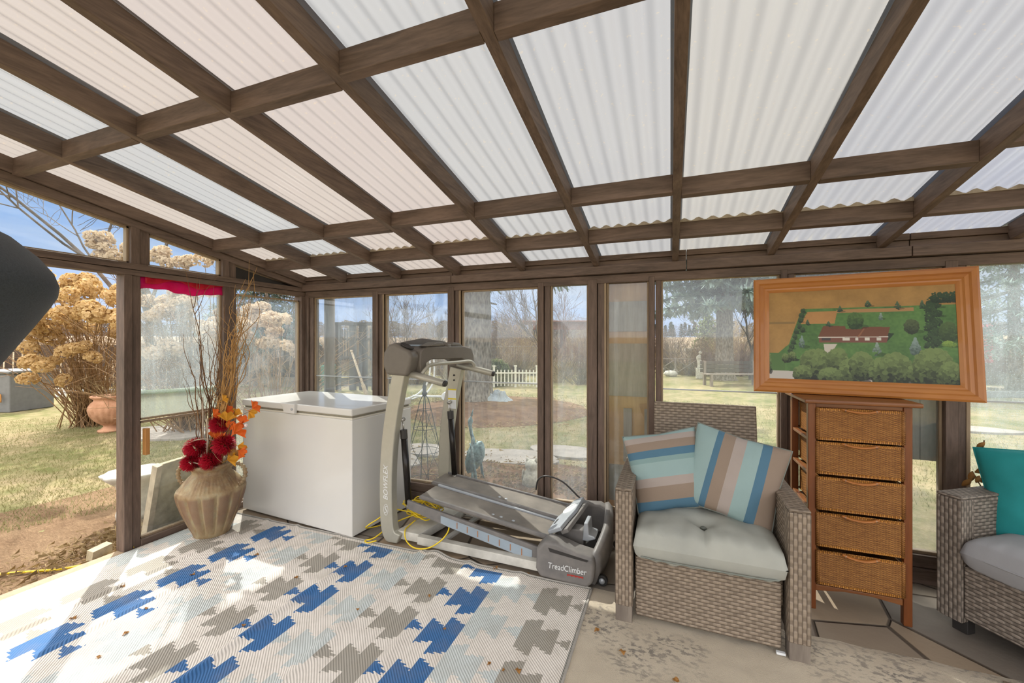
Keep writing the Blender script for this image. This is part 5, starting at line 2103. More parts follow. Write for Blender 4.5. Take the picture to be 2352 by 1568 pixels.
def put(o, p, rz=0, s=1.0):
    o.location = (p.x, p.y, gheight(p.x, p.y))
    o.rotation_euler = (0, 0, rz)
    o.scale = (s, s, s) if not hasattr(s, '__len__') else s
    return o


# ---- grass tufts close to the doorway and windows
def blades(b, n, region, seed, h=(.02, .05)):
    q = random.Random(seed)
    vs, fs = b.v, b.f
    for i in range(n):
        x, y = region(q)
        if x > WX - .15 and y < WY + .2: continue
        a = q.uniform(0, 6.28)
        L_ = q.uniform(*h)
        w = .0022 + L_ * .03
        lx, ly = q.gauss(0, .5) * L_, q.gauss(0, .5) * L_
        i0 = len(vs)
        ca_, sa_ = math.cos(a) * w, math.sin(a) * w
        vs += [(x - ca_, y - sa_, GZ), (x + ca_, y + sa_, GZ), (x + lx, y + ly, GZ + L_)]
        fs.append((i0, i0 + 1, i0 + 2)); b.sm.append(False); b.mi.append(0)


def reg_left(q):
    r = 5 + 7 * q.random() ** 1.2
    d = q.uniform(math.radians(118), math.radians(178))
    x, y = r * math.cos(d), r * math.sin(d)
    return x, y


b = MB()
blades(b, 46000, reg_left, 3)
tag(b.build('grass', M['grass'], fix=False), 'short straw and green grass on the sunlit lawn outside the doorway', 'grass', kind='stuff')
b = MB()
blades(b, 26000, lambda q: (q.uniform(-7, 5), q.uniform(4.6, 11)), 4, (.02, .055))
tag(b.build('grass', M['grass'], fix=False), 'short grass on the lawn outside the back windows', 'grass', kind='stuff')


def litter(b, n, region, seed):
    q = random.Random(seed)
    for i in range(n):
        x, y = region(q)
        a = q.uniform(0, 6.28)
        L_ = q.uniform(.02, .07)
        z = GZ + q.uniform(.01, .04)
        dx, dy = math.cos(a) * L_, math.sin(a) * L_
        w = .003
        i0 = len(b.v)
        b.v += [(x, y, z), (x + dx, y + dy, z + q.uniform(-.01, .03)), (x + dx - dy / L_ * w, y + dy + dx / L_ * w, z), (x - dy / L_ * w, y + dx / L_ * w, z + .004)]
        b.f.append((i0, i0 + 1, i0 + 2, i0 + 3)); b.sm.append(False); b.mi.append(0)


b = MB()
litter(b, 7000, lambda q: (-3.6 + q.gauss(0, .95), 8.1 + q.gauss(0, .95)), 5)
litter(b, 4000, lambda q: (-1.5 + q.gauss(0, .8), 4.1 + q.gauss(0, .35)), 6)
litter(b, 1500, lambda q: (-3.75 + q.gauss(0, .15), 1.9 + q.gauss(0, .35)), 7)
b.v = [p if p[1] > WY + .15 or p[0] < WX - .12 else (p[0], p[1], GZ - .02) for p in b.v]
tag(b.build('straw_litter', M['brush_tan'], fix=False), 'dry straw and needles scattered over the mulch outside the windows', 'straw', kind='stuff')


# ---- bare trees
def grow(b, p, d, L_, r, depth, q, spread=.55, up=.12, wob=.12, sides=5, minr=.002):
    n = 4
    pts = [p.copy()]
    dd = d.copy()
    for i in range(n):
        dd = (dd + Vector((q.gauss(0, wob), q.gauss(0, wob), q.gauss(0, wob) + up * .3))).normalized()
        pts.append(pts[-1] + dd * L_ / n)
    b.tube(pts, [max(minr, r * (1 - .42 * i / n)) for i in range(n + 1)], sides if depth > 1 else 3, caps=False)
    if depth <= 0: return
    k = q.randint(2, 3) if depth > 1 else q.randint(2, 4)
    for i in range(k):
        t = q.uniform(.35, 1)
        idx = min(n - 1, int(t * n))
        s_ = pts[idx].lerp(pts[idx + 1], t * n - idx) if idx < n else pts[-1]
        a = q.uniform(0, 6.28)
        side_ = dd.cross(Vector((math.cos(a), math.sin(a), .3))).normalized()
        nd = (dd * (1 - spread * .5) + side_ * spread * q.uniform(.7, 1.3) + Vector((0, 0, up))).normalized()
        grow(b, s_, nd, L_ * q.uniform(.55, .8), r * q.uniform(.42, .6), depth - 1, q, spread, up, wob, sides, minr)
    grow(b, pts[-1], dd, L_ * .75, r * .58, depth - 1, q, spread, up, wob, sides, minr)


def bare_tree(h, r, seed, depth=5, lean=(0, 0), spread=.55, up=.12, minr=.004):
    q = random.Random(seed)
    b = MB()
    grow(b, Vector((0, 0, 0)), Vector((lean[0], lean[1], 1)).normalized(), h * .32, r, depth, q, spread, up, .10, 6, minr)
    return b


# each: px, depth, height, trunk radius, seed, material, label, category
for (px, d, h, r_, s_, mt, lab) in [
    (1245, 15.5, 5.2, .05, 3, 'bare_twigs', 'leaning bare grey tree above the white picket fence'),
    (930, 19, 4.6, .05, 5, 'bare_twigs', 'slim bare tree standing up over the hedge in the second back window'),
    (1000, 23, 4.0, .05, 6, 'bare_twigs', 'low bare tree right of the slim one over the distant hedge'),
    (1295, 17, 4.0, .035, 8, 'bare_twigs_red', 'small upright bare tree in the narrow pane before the red-brown pergola'),
    (1725, 16, 6.0, .09, 9, 'bare_twigs', 'crooked bare tree right of the thick trunk by the bench'),
    (1700, 20, 5.2, .07, 12, 'bare_twigs', 'thin bare tree behind the crooked one by the bench'),
    (640, 12, 5.0, .06, 14, 'bare_twigs', 'bare tree with rising limbs outside the corner pane'),
    (345, 8.6, 9.5, .085, 15, 'bare_twigs', 'bare tree seen through the clouded pane behind the vase branches'),
    (1190, 19, 3.6, .04, 16, 'bare_twigs_red', 'reddish bare shrub tree behind the picket fence'),
    (1610, 30, 6.5, .08, 17, 'bare_twigs', 'round bare tree on the far side of the stubble field'),
]:
    p = at(px, d)
    o = bare_tree(h, r_, s_, 5, spread=.5).build('bare_tree', M[mt], fix=False)
    put(o, p, s_ * 1.3)
    tag(o, lab, 'tree')


def brush(seed, n=90, h=1.2, w=.8, r=.005, curve=.5):
    q = random.Random(seed)
    b = MB()
    for i in range(n):
        a = q.uniform(0, 6.28)
        rr = w * .25 * q.random()
        p = Vector((rr * math.cos(a), rr * math.sin(a), 0))
        hh = h * q.uniform(.5, 1.1)
        d = Vector((math.cos(a) * w * q.uniform(.2, 1), math.sin(a) * w * q.uniform(.2, 1), hh))
        m1_ = p + d * .5 + Vector((q.gauss(0, .08), q.gauss(0, .08), hh * .12))
        e = p + d
        b.tube([p, m1_, e], [r, r * .7, r * .25], 3, caps=False)
        for k in range(5):
            s_ = p.lerp(m1_, q.random()) if k < 2 else m1_.lerp(e, q.random())
            b.tube([s_, s_ + Vector((q.gauss(0, .16), q.gauss(0, .16), q.uniform(.02, .25))) * h], [r * .5, r * .2], 3, caps=False)
    return b


BR = [brush(31, 80, 1.0, .75), brush(32, 100, 1.3, .6, curve=.3), brush(33, 70, .7, .9)]
brush_o = {}
BL = {'bare_twigs': ('grey bare bush in the hedge beyond the lawn', 'grey bushes beyond the lawn'),
      'bare_twigs_red': ('reddish bare bush in the hedge beyond the lawn', 'reddish bushes beyond the lawn'),
      'brush_tan': ('tan dry bush in the rough growth beyond the lawn', 'tan bushes beyond the lawn')}
q = random.Random(77)
spots = []
for px in range(540, 1380, 14):
    spots.append((px + q.uniform(-8, 8), q.uniform(14, 22)))
for px in range(560, 1400, 13):
    spots.append((px + q.uniform(-8, 8), q.uniform(23, 30)))
for px in range(1640, 1780, 13):
    spots.append((px + q.uniform(-8, 8), q.uniform(23, 28)))
for px in range(1500, 1760, 16):
    spots.append((px + q.uniform(-8, 8), q.uniform(17.5, 22)))
for px in list(range(-40, 330, 26)) + list(range(330, 560, 16)):
    spots.append((px + q.uniform(-8, 8), q.uniform(15, 18)))
for k, (px, d) in enumerate(spots):
    mt = ['bare_twigs', 'bare_twigs_red', 'brush_tan'][k % 3]
    vv = q.randint(0, 2)
    if (mt, vv) not in brush_o:
        o = BR[vv].build('bare_bush', M[mt], fix=False)
        brush_o[(mt, vv)] = o
    else:
        o = brush_o[(mt, vv)].copy()
        COL.objects.link(o)
    put(o, at(px, d), q.uniform(0, 6), q.uniform(.9, 1.7) * (1.35 if d > 22.5 else 1))
    tag(o, BL[mt][0], 'bush', BL[mt][1])


# ---- spruces
def needles(b, p, s_, q, n=5):
    for i in range(n):
        d = Vector((q.gauss(0, 1), q.gauss(0, 1), q.gauss(-.15, .6))).normalized() * s_ * q.uniform(.6, 1.2)
        a = d.cross(Vector((0, 0, 1)))
        if a.length < 1e-4: continue
        a = a.normalized() * s_ * .16
        b.add([p - a, p + a, p + d + a * .4, p + d - a * .4], [(0, 1, 2, 3)])


def spruce(h, rad, seed, z0=1.5, whorls=16, dens=1.0, ns=.16, trunk=.16):
    q = random.Random(seed)
    tb, nb = MB(), MB()
    pts = [Vector((.02 * math.sin(z * 2), .02 * math.cos(z * 1.7), z)) for z in np.linspace(0, h, 14)]
    tb.tube(pts, [trunk * (1 - .93 * i / 13) * (1.25 if i == 0 else 1) for i in range(14)], 16)
    for w in range(whorls):
        f = w / (whorls - 1)
        z = z0 + (h - z0) * f * .97
        R = rad * (1 - f) ** .8 + .12
        for k in range(7):
            a = k * .9 + w * 1.3 + q.uniform(-.2, .2)
            L_ = R * q.uniform(.75, 1.1)
            P = []
            for i in range(6):
                t = i / 5
                P.append(Vector((math.cos(a) * L_ * t, math.sin(a) * L_ * t, z - L_ * .32 * t + L_ * .12 * t * t)))
            tb.tube(P, [.028 * (1 - .8 * i / 5) for i in range(6)], 4, caps=False)
            m = int(L_ * 16 * dens)
            for i in range(m):
                t = .15 + .85 * i / m
                sgn = 1 if i % 2 else -1
                c_ = Vector((math.cos(a) * L_ * t, math.sin(a) * L_ * t, z - L_ * .32 * t + L_ * .12 * t * t))
                sd = Vector((-math.sin(a), math.cos(a), -.25)) * sgn * (L_ * .34 * (1.05 - t)) * q.uniform(.4, 1)
                needles(nb, c_ + sd, ns, q, 3)
                needles(nb, c_ + sd * .5, ns, q, 2)
    return tb, nb


def place_spruce(px, d, h, rad, seed, mt, lab, name='spruce_tree', **kw):
    p = at(px, d)
    tb, nb = spruce(h, rad, seed, **kw)
    r = empty(name, (p.x, p.y, gheight(p.x, p.y)))
    tb.build('trunk', M['bark'], r, fix=False)
    nb.build('needles', M[mt], r, fix=False)
    tag(r, lab, 'tree')
    return r


# the big near trunk: rough, with broken stubs, crown high above the roof
def big_trunk(b, r0, h, seed, n=40, seg=40):
    vs, fs = [], []
    for i in range(n + 1):
        z = h * i / n
        for k in range(seg):
            t = 2 * math.pi * k / seg
            r = r0 * (1 - .35 * i / n) * (1 + .55 * math.exp(-z / .22)) * (1 + .07 * noise.noise(Vector((math.cos(t) * 3, math.sin(t) * 3, z * 2.2 + seed))) + .03 * noise.noise(Vector((math.cos(t) * 12, math.sin(t) * 12, z * 7))))
            vs.append((r * math.cos(t), r * math.sin(t), z))
    for i in range(n):
        for k in range(seg):
            l = (k + 1) % seg
            fs.append((i * seg + k, i * seg + l, (i + 1) * seg + l, (i + 1) * seg + k))
    b.add(vs, fs, True)


def trunk_tree(px, d, r0, h, seed, lab, crown_z, rad, mt):
    p = at(px, d)
    root = empty('spruce_tree', (p.x, p.y, gheight(p.x, p.y) - .02))
    tag(root, lab, 'tree')
    b = MB(); big_trunk(b, r0, h, seed, n=90)
    b.build('trunk', M['bark'], root)
    q_ = random.Random(seed)
    b = MB()
    for k in range(12):
        a = q_.uniform(0, 6.28); z = q_.uniform(.9, 3.4)
        dv = Vector((math.cos(a), math.sin(a), -.15))
        p0 = Vector((0, 0, z)) + dv * r0 * .8
        b.tube([p0, p0 + dv * q_.uniform(.12, .3)], [.03, .018], 7)
    b.build('branch_stub', M['bark'], root)
    tb, nb = spruce(h, rad, seed + 1, z0=crown_z, whorls=17, ns=.34, dens=1.3, trunk=.03)
    tb.build('branches', M['bark'], root, fix=False)
    nb.build('needles', M[mt], root, fix=False)
    return root


trunk_tree(1095, 9.9, .355, 11, 3, 'big rough grey tree trunk rising from mulch outside the middle window', 3.6, 3.0, 'needles')
trunk_tree(1664, 15.8, .31, 10, 7, 'thick dark tree trunk directly behind the wooden bench', 3.2, 2.8, 'needles_grey')
place_spruce(612, 13.5, 5.6, 2.0, 5, 'needles_grey', 'grey green spruce behind the dried flower heads in the corner pane', z0=1.5)
place_spruce(722, 12.6, 13, 1.7, 25, 'needles', 'added tall slim spruce behind the room corner post, shading the back panes', z0=4.4, whorls=20, ns=.26)  # added to keep sun off the left back panes; crown out of view
place_spruce(2330, 11.5, 8.5, 2.9, 11, 'needles_grey', 'pale blue spruce hanging over the dark shed at the right edge', z0=1.55, dens=1.4)
place_spruce(1625, 24, 3.6, 1.1, 13, 'olive_leaf', 'olive green juniper left of the thick trunk, beyond the bench', z0=.4, whorls=11, ns=.25)

# round evergreen bush by the trunk
def bush_ball(n, rx, rz, q, s_=.09):
    b = MB()
    for i in range(n):
        a, zz = q.uniform(0, 6.28), q.uniform(-.6, 1)
        rr = math.sqrt(max(0, 1 - zz * zz)) * q.uniform(.75, 1.02)
        needles(b, Vector((rr * math.cos(a) * rx, rr * math.sin(a) * rx, rz * (zz * .95 + .7))), s_, q, 2)
    return b


p = at(1140, 13.9)
o = bush_ball(2600, .5, .52, random.Random(2)).build('evergreen_bush', M['olive_leaf'], fix=False)
put(o, p)
tag(o, 'rounded olive green evergreen bush right of the big trunk', 'bush')

# ---- distant tree line
q = random.Random(9)


def far_tree(seed, conifer=False):
    q_ = random.Random(seed)
    b = MB()
    b.tube([(0, 0, 0), (0, 0, 3)], [.18, .08], 5, caps=False)
    n = 420
    for i in range(n):
        if conifer:
            z = q_.uniform(.5, 9)
            rr = 2.0 * (1 - z / 9.4) * math.sqrt(q_.random()) + .1
            a = q_.uniform(0, 6.28)
            c_ = Vector((rr * math.cos(a), rr * math.sin(a), z)); s_ = .5
        else:
            a, zz = q_.uniform(0, 6.28), q_.uniform(-1, 1)
            rr = math.sqrt(1 - zz * zz) * q_.random() ** .35
            c_ = Vector((rr * math.cos(a) * 2.9, rr * math.sin(a) * 2.9, 4.3 + zz * 3.6)); s_ = .42
        d = Vector((q_.gauss(0, 1), q_.gauss(0, 1), q_.gauss(.6, .6))).normalized() * s_ * 1.6
        a_ = d.cross(Vector((.3, .8, .1))).normalized() * s_ * .5
        b.add([c_ - a_, c_ + a_, c_ + d], [(0, 1, 2)])
    return b


FT = [(far_tree(1), 'far_wood', 'small grey brown leafless tree in the distant wood line beyond the field', 'leafless trees of the distant wood line'),
      (far_tree(2), 'far_wood', 'small grey brown leafless tree in the distant wood line beyond the field', 'leafless trees of the distant wood line'),
      (far_tree(3, True), 'far_pine', 'tiny dark evergreen in the distant wood line beyond the field', 'evergreens of the distant wood line')]
protos = [None, None, None]
for i in range(250):
    px = -150 + 2600 * (i + q.random()) / 250
    con = 1490 < px < 1600 and i % 6 or q.random() < .08
    kk = 2 if con else q.randint(0, 1)
    d = q.uniform(150, 175)
    if protos[kk] is None:
        o = FT[kk][0].build('distant_tree', M[FT[kk][1]], fix=False)
        protos[kk] = o
    else:
        o = protos[kk].copy()
        COL.objects.link(o)
    s_ = q.uniform(.62, .85) * (.95 if kk < 2 else .8)
    put(o, at(px, d), q.uniform(0, 6), (s_ * 1.2, s_ * 1.2, s_))
    tag(o, FT[kk][2], 'tree', FT[kk][3])


# ---- hydrangeas
def head_mesh(seed, n=125):
    q_ = random.Random(seed)
    b = MB()
    for i in range(n):
        a, zz = q_.uniform(0, 6.28), q_.uniform(-.75, 1)
        rr = math.sqrt(max(0, 1 - zz * zz)) * q_.uniform(.8, 1.05)
        c_ = Vector((rr * math.cos(a), rr * math.sin(a), zz * .8))
        n_ = (c_ + Vector((q_.gauss(0, .4), q_.gauss(0, .4), q_.gauss(0, .4)))).normalized()
        u_ = n_.cross(Vector((.2, .3, 1))).normalized(); v_ = n_.cross(u_)
        s_ = .21
        vs = [c_] + [c_ + (u_ * math.cos(t) + v_ * math.sin(t)) * s_ * q_.uniform(.8, 1.2) + n_ * .05 * math.sin(2 * t) for t in [0, 1.05, 2.1, 3.14, 4.19, 5.24]]
        b.add(vs, [(0, 1, 2), (0, 2, 3), (0, 3, 4), (0, 4, 5), (0, 5, 6), (0, 6, 1)])
    return b


HM = [head_mesh(1), head_mesh(2)]
hmesh = {}


def hydrangea(base, heads, lab, seed, mt, name='hydrangea_shrub', extra=40, height=1.8):
    q_ = random.Random(seed)
    root = empty(name, (base.x, base.y, GZ))
    tag(root, lab, 'shrub')
    b = MB()
    for (P, s_) in heads:
        e = P - Vector((base.x, base.y, GZ))
        p0 = Vector((q_.gauss(0, .12), q_.gauss(0, .12), 0))
        mid = p0.lerp(e, .5) + Vector((q_.gauss(0, .1), q_.gauss(0, .1), .15 * e.length))
        b.tube(curve_pts([p0, mid, e], 4), [.010 - .0009 * i for i in range(9)], 4, caps=False)
        for k in range(2):
            s0 = mid.lerp(e, q_.uniform(0, .7))
            b.tube([s0, s0 + Vector((q_.gauss(0, .25), q_.gauss(0, .25), q_.uniform(0, .4)))], [.004, .0015], 3, caps=False)
    for k in range(extra):
        a = q_.uniform(0, 6.28)
        rr = q_.uniform(.3, 1.7)
        e = Vector((math.cos(a) * rr, math.sin(a) * rr, height * q_.uniform(.25, 1.15)))
        p0 = Vector((q_.gauss(0, .15), q_.gauss(0, .15), 0))
        b.tube(curve_pts([p0, p0.lerp(e, .5) + Vector((q_.gauss(0, .1), q_.gauss(0, .1), .2)), e], 3), [.008 - .0009 * i for i in range(7)], 4, caps=False)
        for j in range(3):
            s0 = p0.lerp(e, q_.uniform(.4, .95)) + Vector((0, 0, .1))
            b.tube([s0, s0 + Vector((q_.gauss(0, .22), q_.gauss(0, .22), q_.uniform(0, .35)))], [.004, .0012], 3, caps=False)
    b.build('stems', M['stem_tan'], root, fix=False)
    for k, (P, s_) in enumerate(heads):
        key = (mt, k % 2)
        if key not in hmesh:
            o = HM[k % 2].build('flower_head', M[mt], root, fix=False)
            hmesh[key] = o
        else:
            o = hmesh[key].copy()
            COL.objects.link(o)
            o.parent = root
        o.location = P - Vector((base.x, base.y, GZ))
        o.scale = (s_ * 1.1, s_ * 1.1, s_)
        o.rotation_euler = (q_.gauss(0, .4), q_.gauss(0, .4), q_.uniform(0, 6))
    return root


def hp_(px, py, d):
    p = at(px, d)
    return Vector((p.x, p.y, zat(py, d)))


q = random.Random(41)
heads = [(hp_(px, py, 6.4 + q.uniform(-.3, .3)), s_) for (px, py, s_) in
         [(66, 800, .105), (70, 830, .125), (100, 842, .11), (124, 828, .09), (64, 870, .115), (146, 872, .10), (152, 808, .13), (178, 800, .11), (192, 796, .10), (212, 820, .11), (120, 775, .13), (85, 765, .13)]]
for k in range(62):
    px = q.uniform(20, 300); py = 625 + (q.random() ** 1.1) * 140
    if px > 215 and py < 660: continue
    heads.append((hp_(px, py, q.uniform(5.9, 7.4)), q.uniform(.10, .15)))
hydrangea(at(215, 7.3), heads, 'big shrub covered in dried golden brown flower heads outside the doorway', 5, 'hydrangea_head', extra=110)
heads = []
for (px, py) in [(222, 560), (245, 572), (240, 548), (262, 590), (296, 588), (300, 570), (215, 545), (235, 590), (372, 580), (380, 600), (415, 605), (432, 600), (468, 595), (360, 590)]:
    heads.append((hp_(px, py, 5.6), .10))
for k in range(40):
    px = q.uniform(330, 520); py = 660 + q.random() * 150
    heads.append((hp_(px, py, q.uniform(5.8, 7)), q.uniform(.09, .13)))
heads.append((hp_(350, 812, 5.6), .10))
hydrangea(at(430, 6.8), heads, 'shrub with bleached dried flower heads seen through the clouded pane behind the vase', 6, 'hydrangea_pale', extra=90)
heads = []
for (px, py, s_) in [(566, 770, .09), (625, 785, .11), (600, 790, .08), (660, 795, .10), (685, 812, .10), (585, 735, .12), (620, 735, .13), (648, 735, .12), (556, 745, .12), (575, 715, .12), (600, 710, .12), (540, 780, .1), (630, 760, .11)]:
    heads.append((hp_(px, py, 6.2 + q.uniform(-.3, .3)), s_))
hydrangea(at(625, 6.8), heads, 'shrub with pale dried flower heads outside the corner pane by the freezer', 7, 'hydrangea_pale', extra=70, height=1.5)


# ---- things out on the lawn
def thing(name, px, py, lab, cat, rz=0, d=None):
    d = d or (EYE - GZ) * 950 / (py - 784)
    p = at(px, d)
    r = empty(name, (p.x, p.y, gheight(p.x, p.y)), rz)
    tag(r, lab, cat)
    return r, d


# terracotta urn
urn, d = thing('terracotta_urn', 253, 990, 'ribbed terracotta urn on the lawn just outside the doorway', 'urn')
b = MB()
b.lathe([(.15, 0), (.155, .03), (.11, .05), (.085, .08), (.08, .10), (.12, .13), (.19, .19), (.245, .28), (.265, .37), (.262, .42), (.235, .47), (.20, .505), (.195, .53), (.225, .555), (.245, .575), (.24, .59), (.205, .59), (.18, .55), (.0001, .53)],
        96, rf=lambda t, z: 1 + (.025 * math.cos(t * 22) if .12 < z < .42 else 0))
b.build('body', M['terracotta'], urn, fix=True)
brush(51, 34, .38, .42, .004).build('dry_stems', M['brush_tan'], urn, fix=False).location = (0, 0, .52)
# composter
cp, d = thing('composter', 26, 940, 'dark grey slatted plastic composter at the far left of the lawn', 'composter', math.radians(18))
b = MB(); b.box(-.45, .50, -.4, .4, 0, .80); b.build('bin', M['composter'], cp, bevel=.02)
b = MB(); b.box(-.49, .54, -.44, .44, .80, .86); b.build('lid', M['composter'], cp, bevel=.02)
b = MB()
for k in range(7): b.box(-.44, .12, -.415, -.40, .08 + k * .10, .13 + k * .10)
b.build('louvre_panel', M['dark_plastic'], cp, bevel=.004)
b = MB(); b.tube(curve_pts([(-.45, -.45, .36), (.0, -.45, .37), (.24, -.45, .38), (.34, -.45, .38), (.36, -.45, .33), (.36, -.45, .22)], 5), .02, 8)
tag(b.build('garden_hose_pipe', M['wood_block'], cp), 'yellow brown hose pipe')
# dark fence with pale poles behind the hydrangea
p0, p1 = at(-160, 12.2), at(740, 14.0)
n = 46
fence = empty('dark_board_fence', (p0.x, p0.y, GZ))
tag(fence, 'dark brown board fence behind the dried shrubs at the left', 'fence')
b = MB()
dv = (p1 - p0)
ang = math.atan2(dv.y, dv.x)
Lf = dv.length
b.box(0, Lf, -.02, .02, .05, 1.36, M=Matrix.Rotation(ang, 4, 'Z'))
b.build('boards', M['dark_timber'], fence)
for k in range(9):
    b = MB(); b.box(Lf * k / 8 - .05, Lf * k / 8 + .05, -.07, .05, 0, 1.25, M=Matrix.Rotation(ang, 4, 'Z')); b.build('post', M['dark_timber'], fence)
qq = random.Random(3)
for k in range(44):
    x = .2 + k * Lf / 45
    b = MB()
    b.tube([(x, -.10, 0), (x + qq.uniform(-.06, .06), -.09, qq.uniform(.8, 1.2))], .017, 5)
    b.v = [tuple(Matrix.Rotation(ang, 4, 'Z') @ Vector(v_)) for v_ in b.v]
    b.build('pale_pole', M['light_slat'], fence)
# white plastic A frame piece and tarp
wf, d = thing('white_plastic_frame', 140, 912, 'small white plastic frame with a curved leg on the lawn before the dark fence', 'frame')
b = MB()
b.box(-.28, -.02, -.03, .03, .16, .22); b.box(-.20, -.14, -.03, .03, 0, .2)
b.tube(curve_pts([(.0, 0, 0), (-.06, 0, .16), (.0, 0, .28), (.1, 0, .30), (.17, 0, .2), (.19, 0, 0)], 6), .035, 8)
b.build('frame_piece', M['white_plastic'], wf)
tp, d = thing('rolled_tarp', 235, 908, 'long pale blue grey roll lying on the grass before the dark fence', 'roll', YAW)
b = MB(); b.tube([(x, .03 * math.sin(x * 3), .10 + .015 * math.sin(x * 5)) for x in np.linspace(-.85, 1.2, 24)], [.075 + .015 * math.sin(i * 1.9) for i in range(24)], 10); b.build('roll', M['tarp'], tp)
# white basin outside the clouded pane
bb_, d = thing('white_basin', 310, 1215, 'weathered white scalloped basin on a pedestal just outside the doorway post', 'basin', d=3.46)
b = MB()
b.lathe([(.115, 0), (.12, .05), (.10, .12), (.105, .22), (.12, .29), (.17, .33), (.205, .37), (.21, .385), (.195, .39), (.15, .365), (.05, .345), (.0001, .34)], 60, rf=lambda t, z: 1 + (.05 * math.cos(t * 9) * (z - .25) / .14 if z > .25 else 0))
b.build('bowl', M['stone_pale'], bb_)
# leaning slab
sl, d = thing('leaning_stone_slab', 395, 1200, 'rough beige slab leaning against the pane behind the vase', 'slab', d=3.2)
sl.location = (-3.62, 2.10, GZ)
b = MB(); b.prism([(-.20, 0), (.22, 0), (.23, .60), (-.17, .57)], -.018, .018, 'x', M=Matrix.Rotation(math.radians(9), 4, 'Y')); b.build('slab_body', M['slab'], sl, bevel=.006)
b = MB(); b.prism([(-.235, 0), (-.20, 0), (-.17, .57), (-.205, .56)], -.03, .03, 'x', M=Matrix.Rotation(math.radians(9), 4, 'Y')); b.build('edge_strip', M['light_slat'], sl)
one('wood_offcut', M['slab'], lambda b: b.prism([(1.52, GZ), (1.63, GZ), (1.63, .05), (1.53, .035)], -3.56, -3.49, 'x'), 'small weathered wood offcut on the ground outside the doorway post', 'wood offcut', origin=(-3.55, 1.55, GZ))


def log(b):
    b.tube(curve_pts([(-4.9, 3.05, GZ + .05), (-4.75, 3.0, .12), (-4.62, 2.98, .30), (-4.6, 2.9, .42)], 6), [.07 - .002 * i for i in range(19)], 9)


one('dead_limb', M['bark'], log, 'grey dead limb standing on the ground behind the vase branches', 'limb', origin=(-4.9, 3.05, GZ))


def ycord(b):
    pts = [fl_ for fl_ in [(-4.6, .9, GZ + .02), (-4.25, 1.15, GZ + .02), (-4.0, 1.22, GZ + .02), (-3.80, 1.33, GZ + .02), (-3.62, 1.44, GZ + .02), (-3.50, 1.56, GZ + .03), (-3.44, 1.645, -.005), (-3.39, 1.70, .012)]]
    b.tube(curve_pts(pts, 6), .0075, 7)


one('extension_cord', M['yellow_cord'], ycord, 'yellow cord running over the earth to the doorway post', 'cord')
# wooden arbour gate
ag, d = thing('board_gate', 812, 900, 'tall weathered board gate with cross bar in the first back window', 'gate', YAW, d=12.5)
for (x, w, h) in [(-.46, .16, 1.98), (-.02, .20, 2.0), (.30, .24, 2.04), (.62, .14, 2.0)]:
    b = MB(); b.box(x - w / 2, x + w / 2, -.03, .03, 0, h); b.build('upright_board', M['char_timber'], ag, bevel=.004)
for (z, h) in [(.3, .08), (.95, .07), (1.5, .07), (1.95, .10)]:
    b = MB(); b.box(-.68, .74, -.06, -.03, z, z + h); b.build('rail', M['char_timber'], ag, bevel=.004)
for k in range(4):
    x = -.36 + .08 * k if k < 3 else .5
    b = MB(); b.box(x, x + .03, -.02, .02, .9, 1.85); b.build('slat', M['char_timber'], ag)
# paddle like pole
pd_, d = thing('wooden_paddle', 850, 905, 'long pale wooden paddle leaning outside the first back window', 'paddle', YAW, d=9.6)
b = MB(); b.tube([(0, 0, 0), (-.16, 0, .45), (-.42, 0, 1.22)], [.045, .03, .024], 10); b.build('shaft', M['light_slat'], pd_)
b = MB(); b.lathe([(.0001, -.035), (.03, -.02), (.036, 0), (.03, .02), (.0001, .03)], 14, M=Matrix.Translation((-.43, 0, 1.25))); b.build('knob', M['light_slat'], pd_)
b = MB(); b.box(-.05, .04, -.012, .012, -.0, .50, M=Matrix.Rotation(math.radians(-19), 4, 'Y')); b.build('blade', M['light_slat'], pd_, bevel=.008)
# low timber edging and tubs
for k, (px, py, w, h, mt, lab) in enumerate([(640, 888, 1.9, .16, 'grey_timber_x', 'low weathered timber edging outside the corner pane'), (820, 886, 1.7, .14, 'grey_timber_x', 'low weathered timber edging outside the first back window'),
                                             (930, 880, 1.9, .12, 'grey_timber_x', 'low weathered timber edging left of the big trunk')]):
    r, d = thing('timber_edging', px, py, lab, 'edging', YAW)
    b = MB(); b.box(-w / 2, w / 2, -.06, .06, 0, h); b.box(-w / 2 + .2, w / 2 - .1, -.03, .09, h, h * 1.9); b.build('timbers', M[mt], r, bevel=.01)
r, d = thing('turquoise_tub', 750, 850, 'small turquoise tub beside the board gate', 'tub', d=14)
b = MB(); b.lathe([(.24, 0), (.30, .62), (.33, .64), (.33, .68), (.0001, .68)], 30); b.build('tub_body', M['turquoise'], r)
# wheeled tube frame
r, d = thing('wheeled_tube_frame', 985, 920, 'white tubular frame with small wheels lying on the grass behind the freezer', 'frame', YAW)
b = MB()
b.tube(curve_pts([(-.65, 0, .02), (-.3, 0, .15), (-.05, 0, .42), (.03, 0, .75), (.02, 0, 1.1)], 6), .022, 8)
b.tube(curve_pts([(-.45, .1, .02), (-.12, .1, .15), (.08, .1, .42), (.12, .1, .75), (.1, .1, 1.1)], 6), .022, 8)
b.tube([(-.4, 0, .12), (.42, 0, .10)], .028, 8)
b.build('tube_frame', M['white_plastic'], r)
for y in (-.02, .12):
    b = MB(); b.tube([(.42, y - .03, .11), (.42, y + .04, .11)], .105, 22); b.build('wheel', M['white_plastic'], r, bevel=.01)
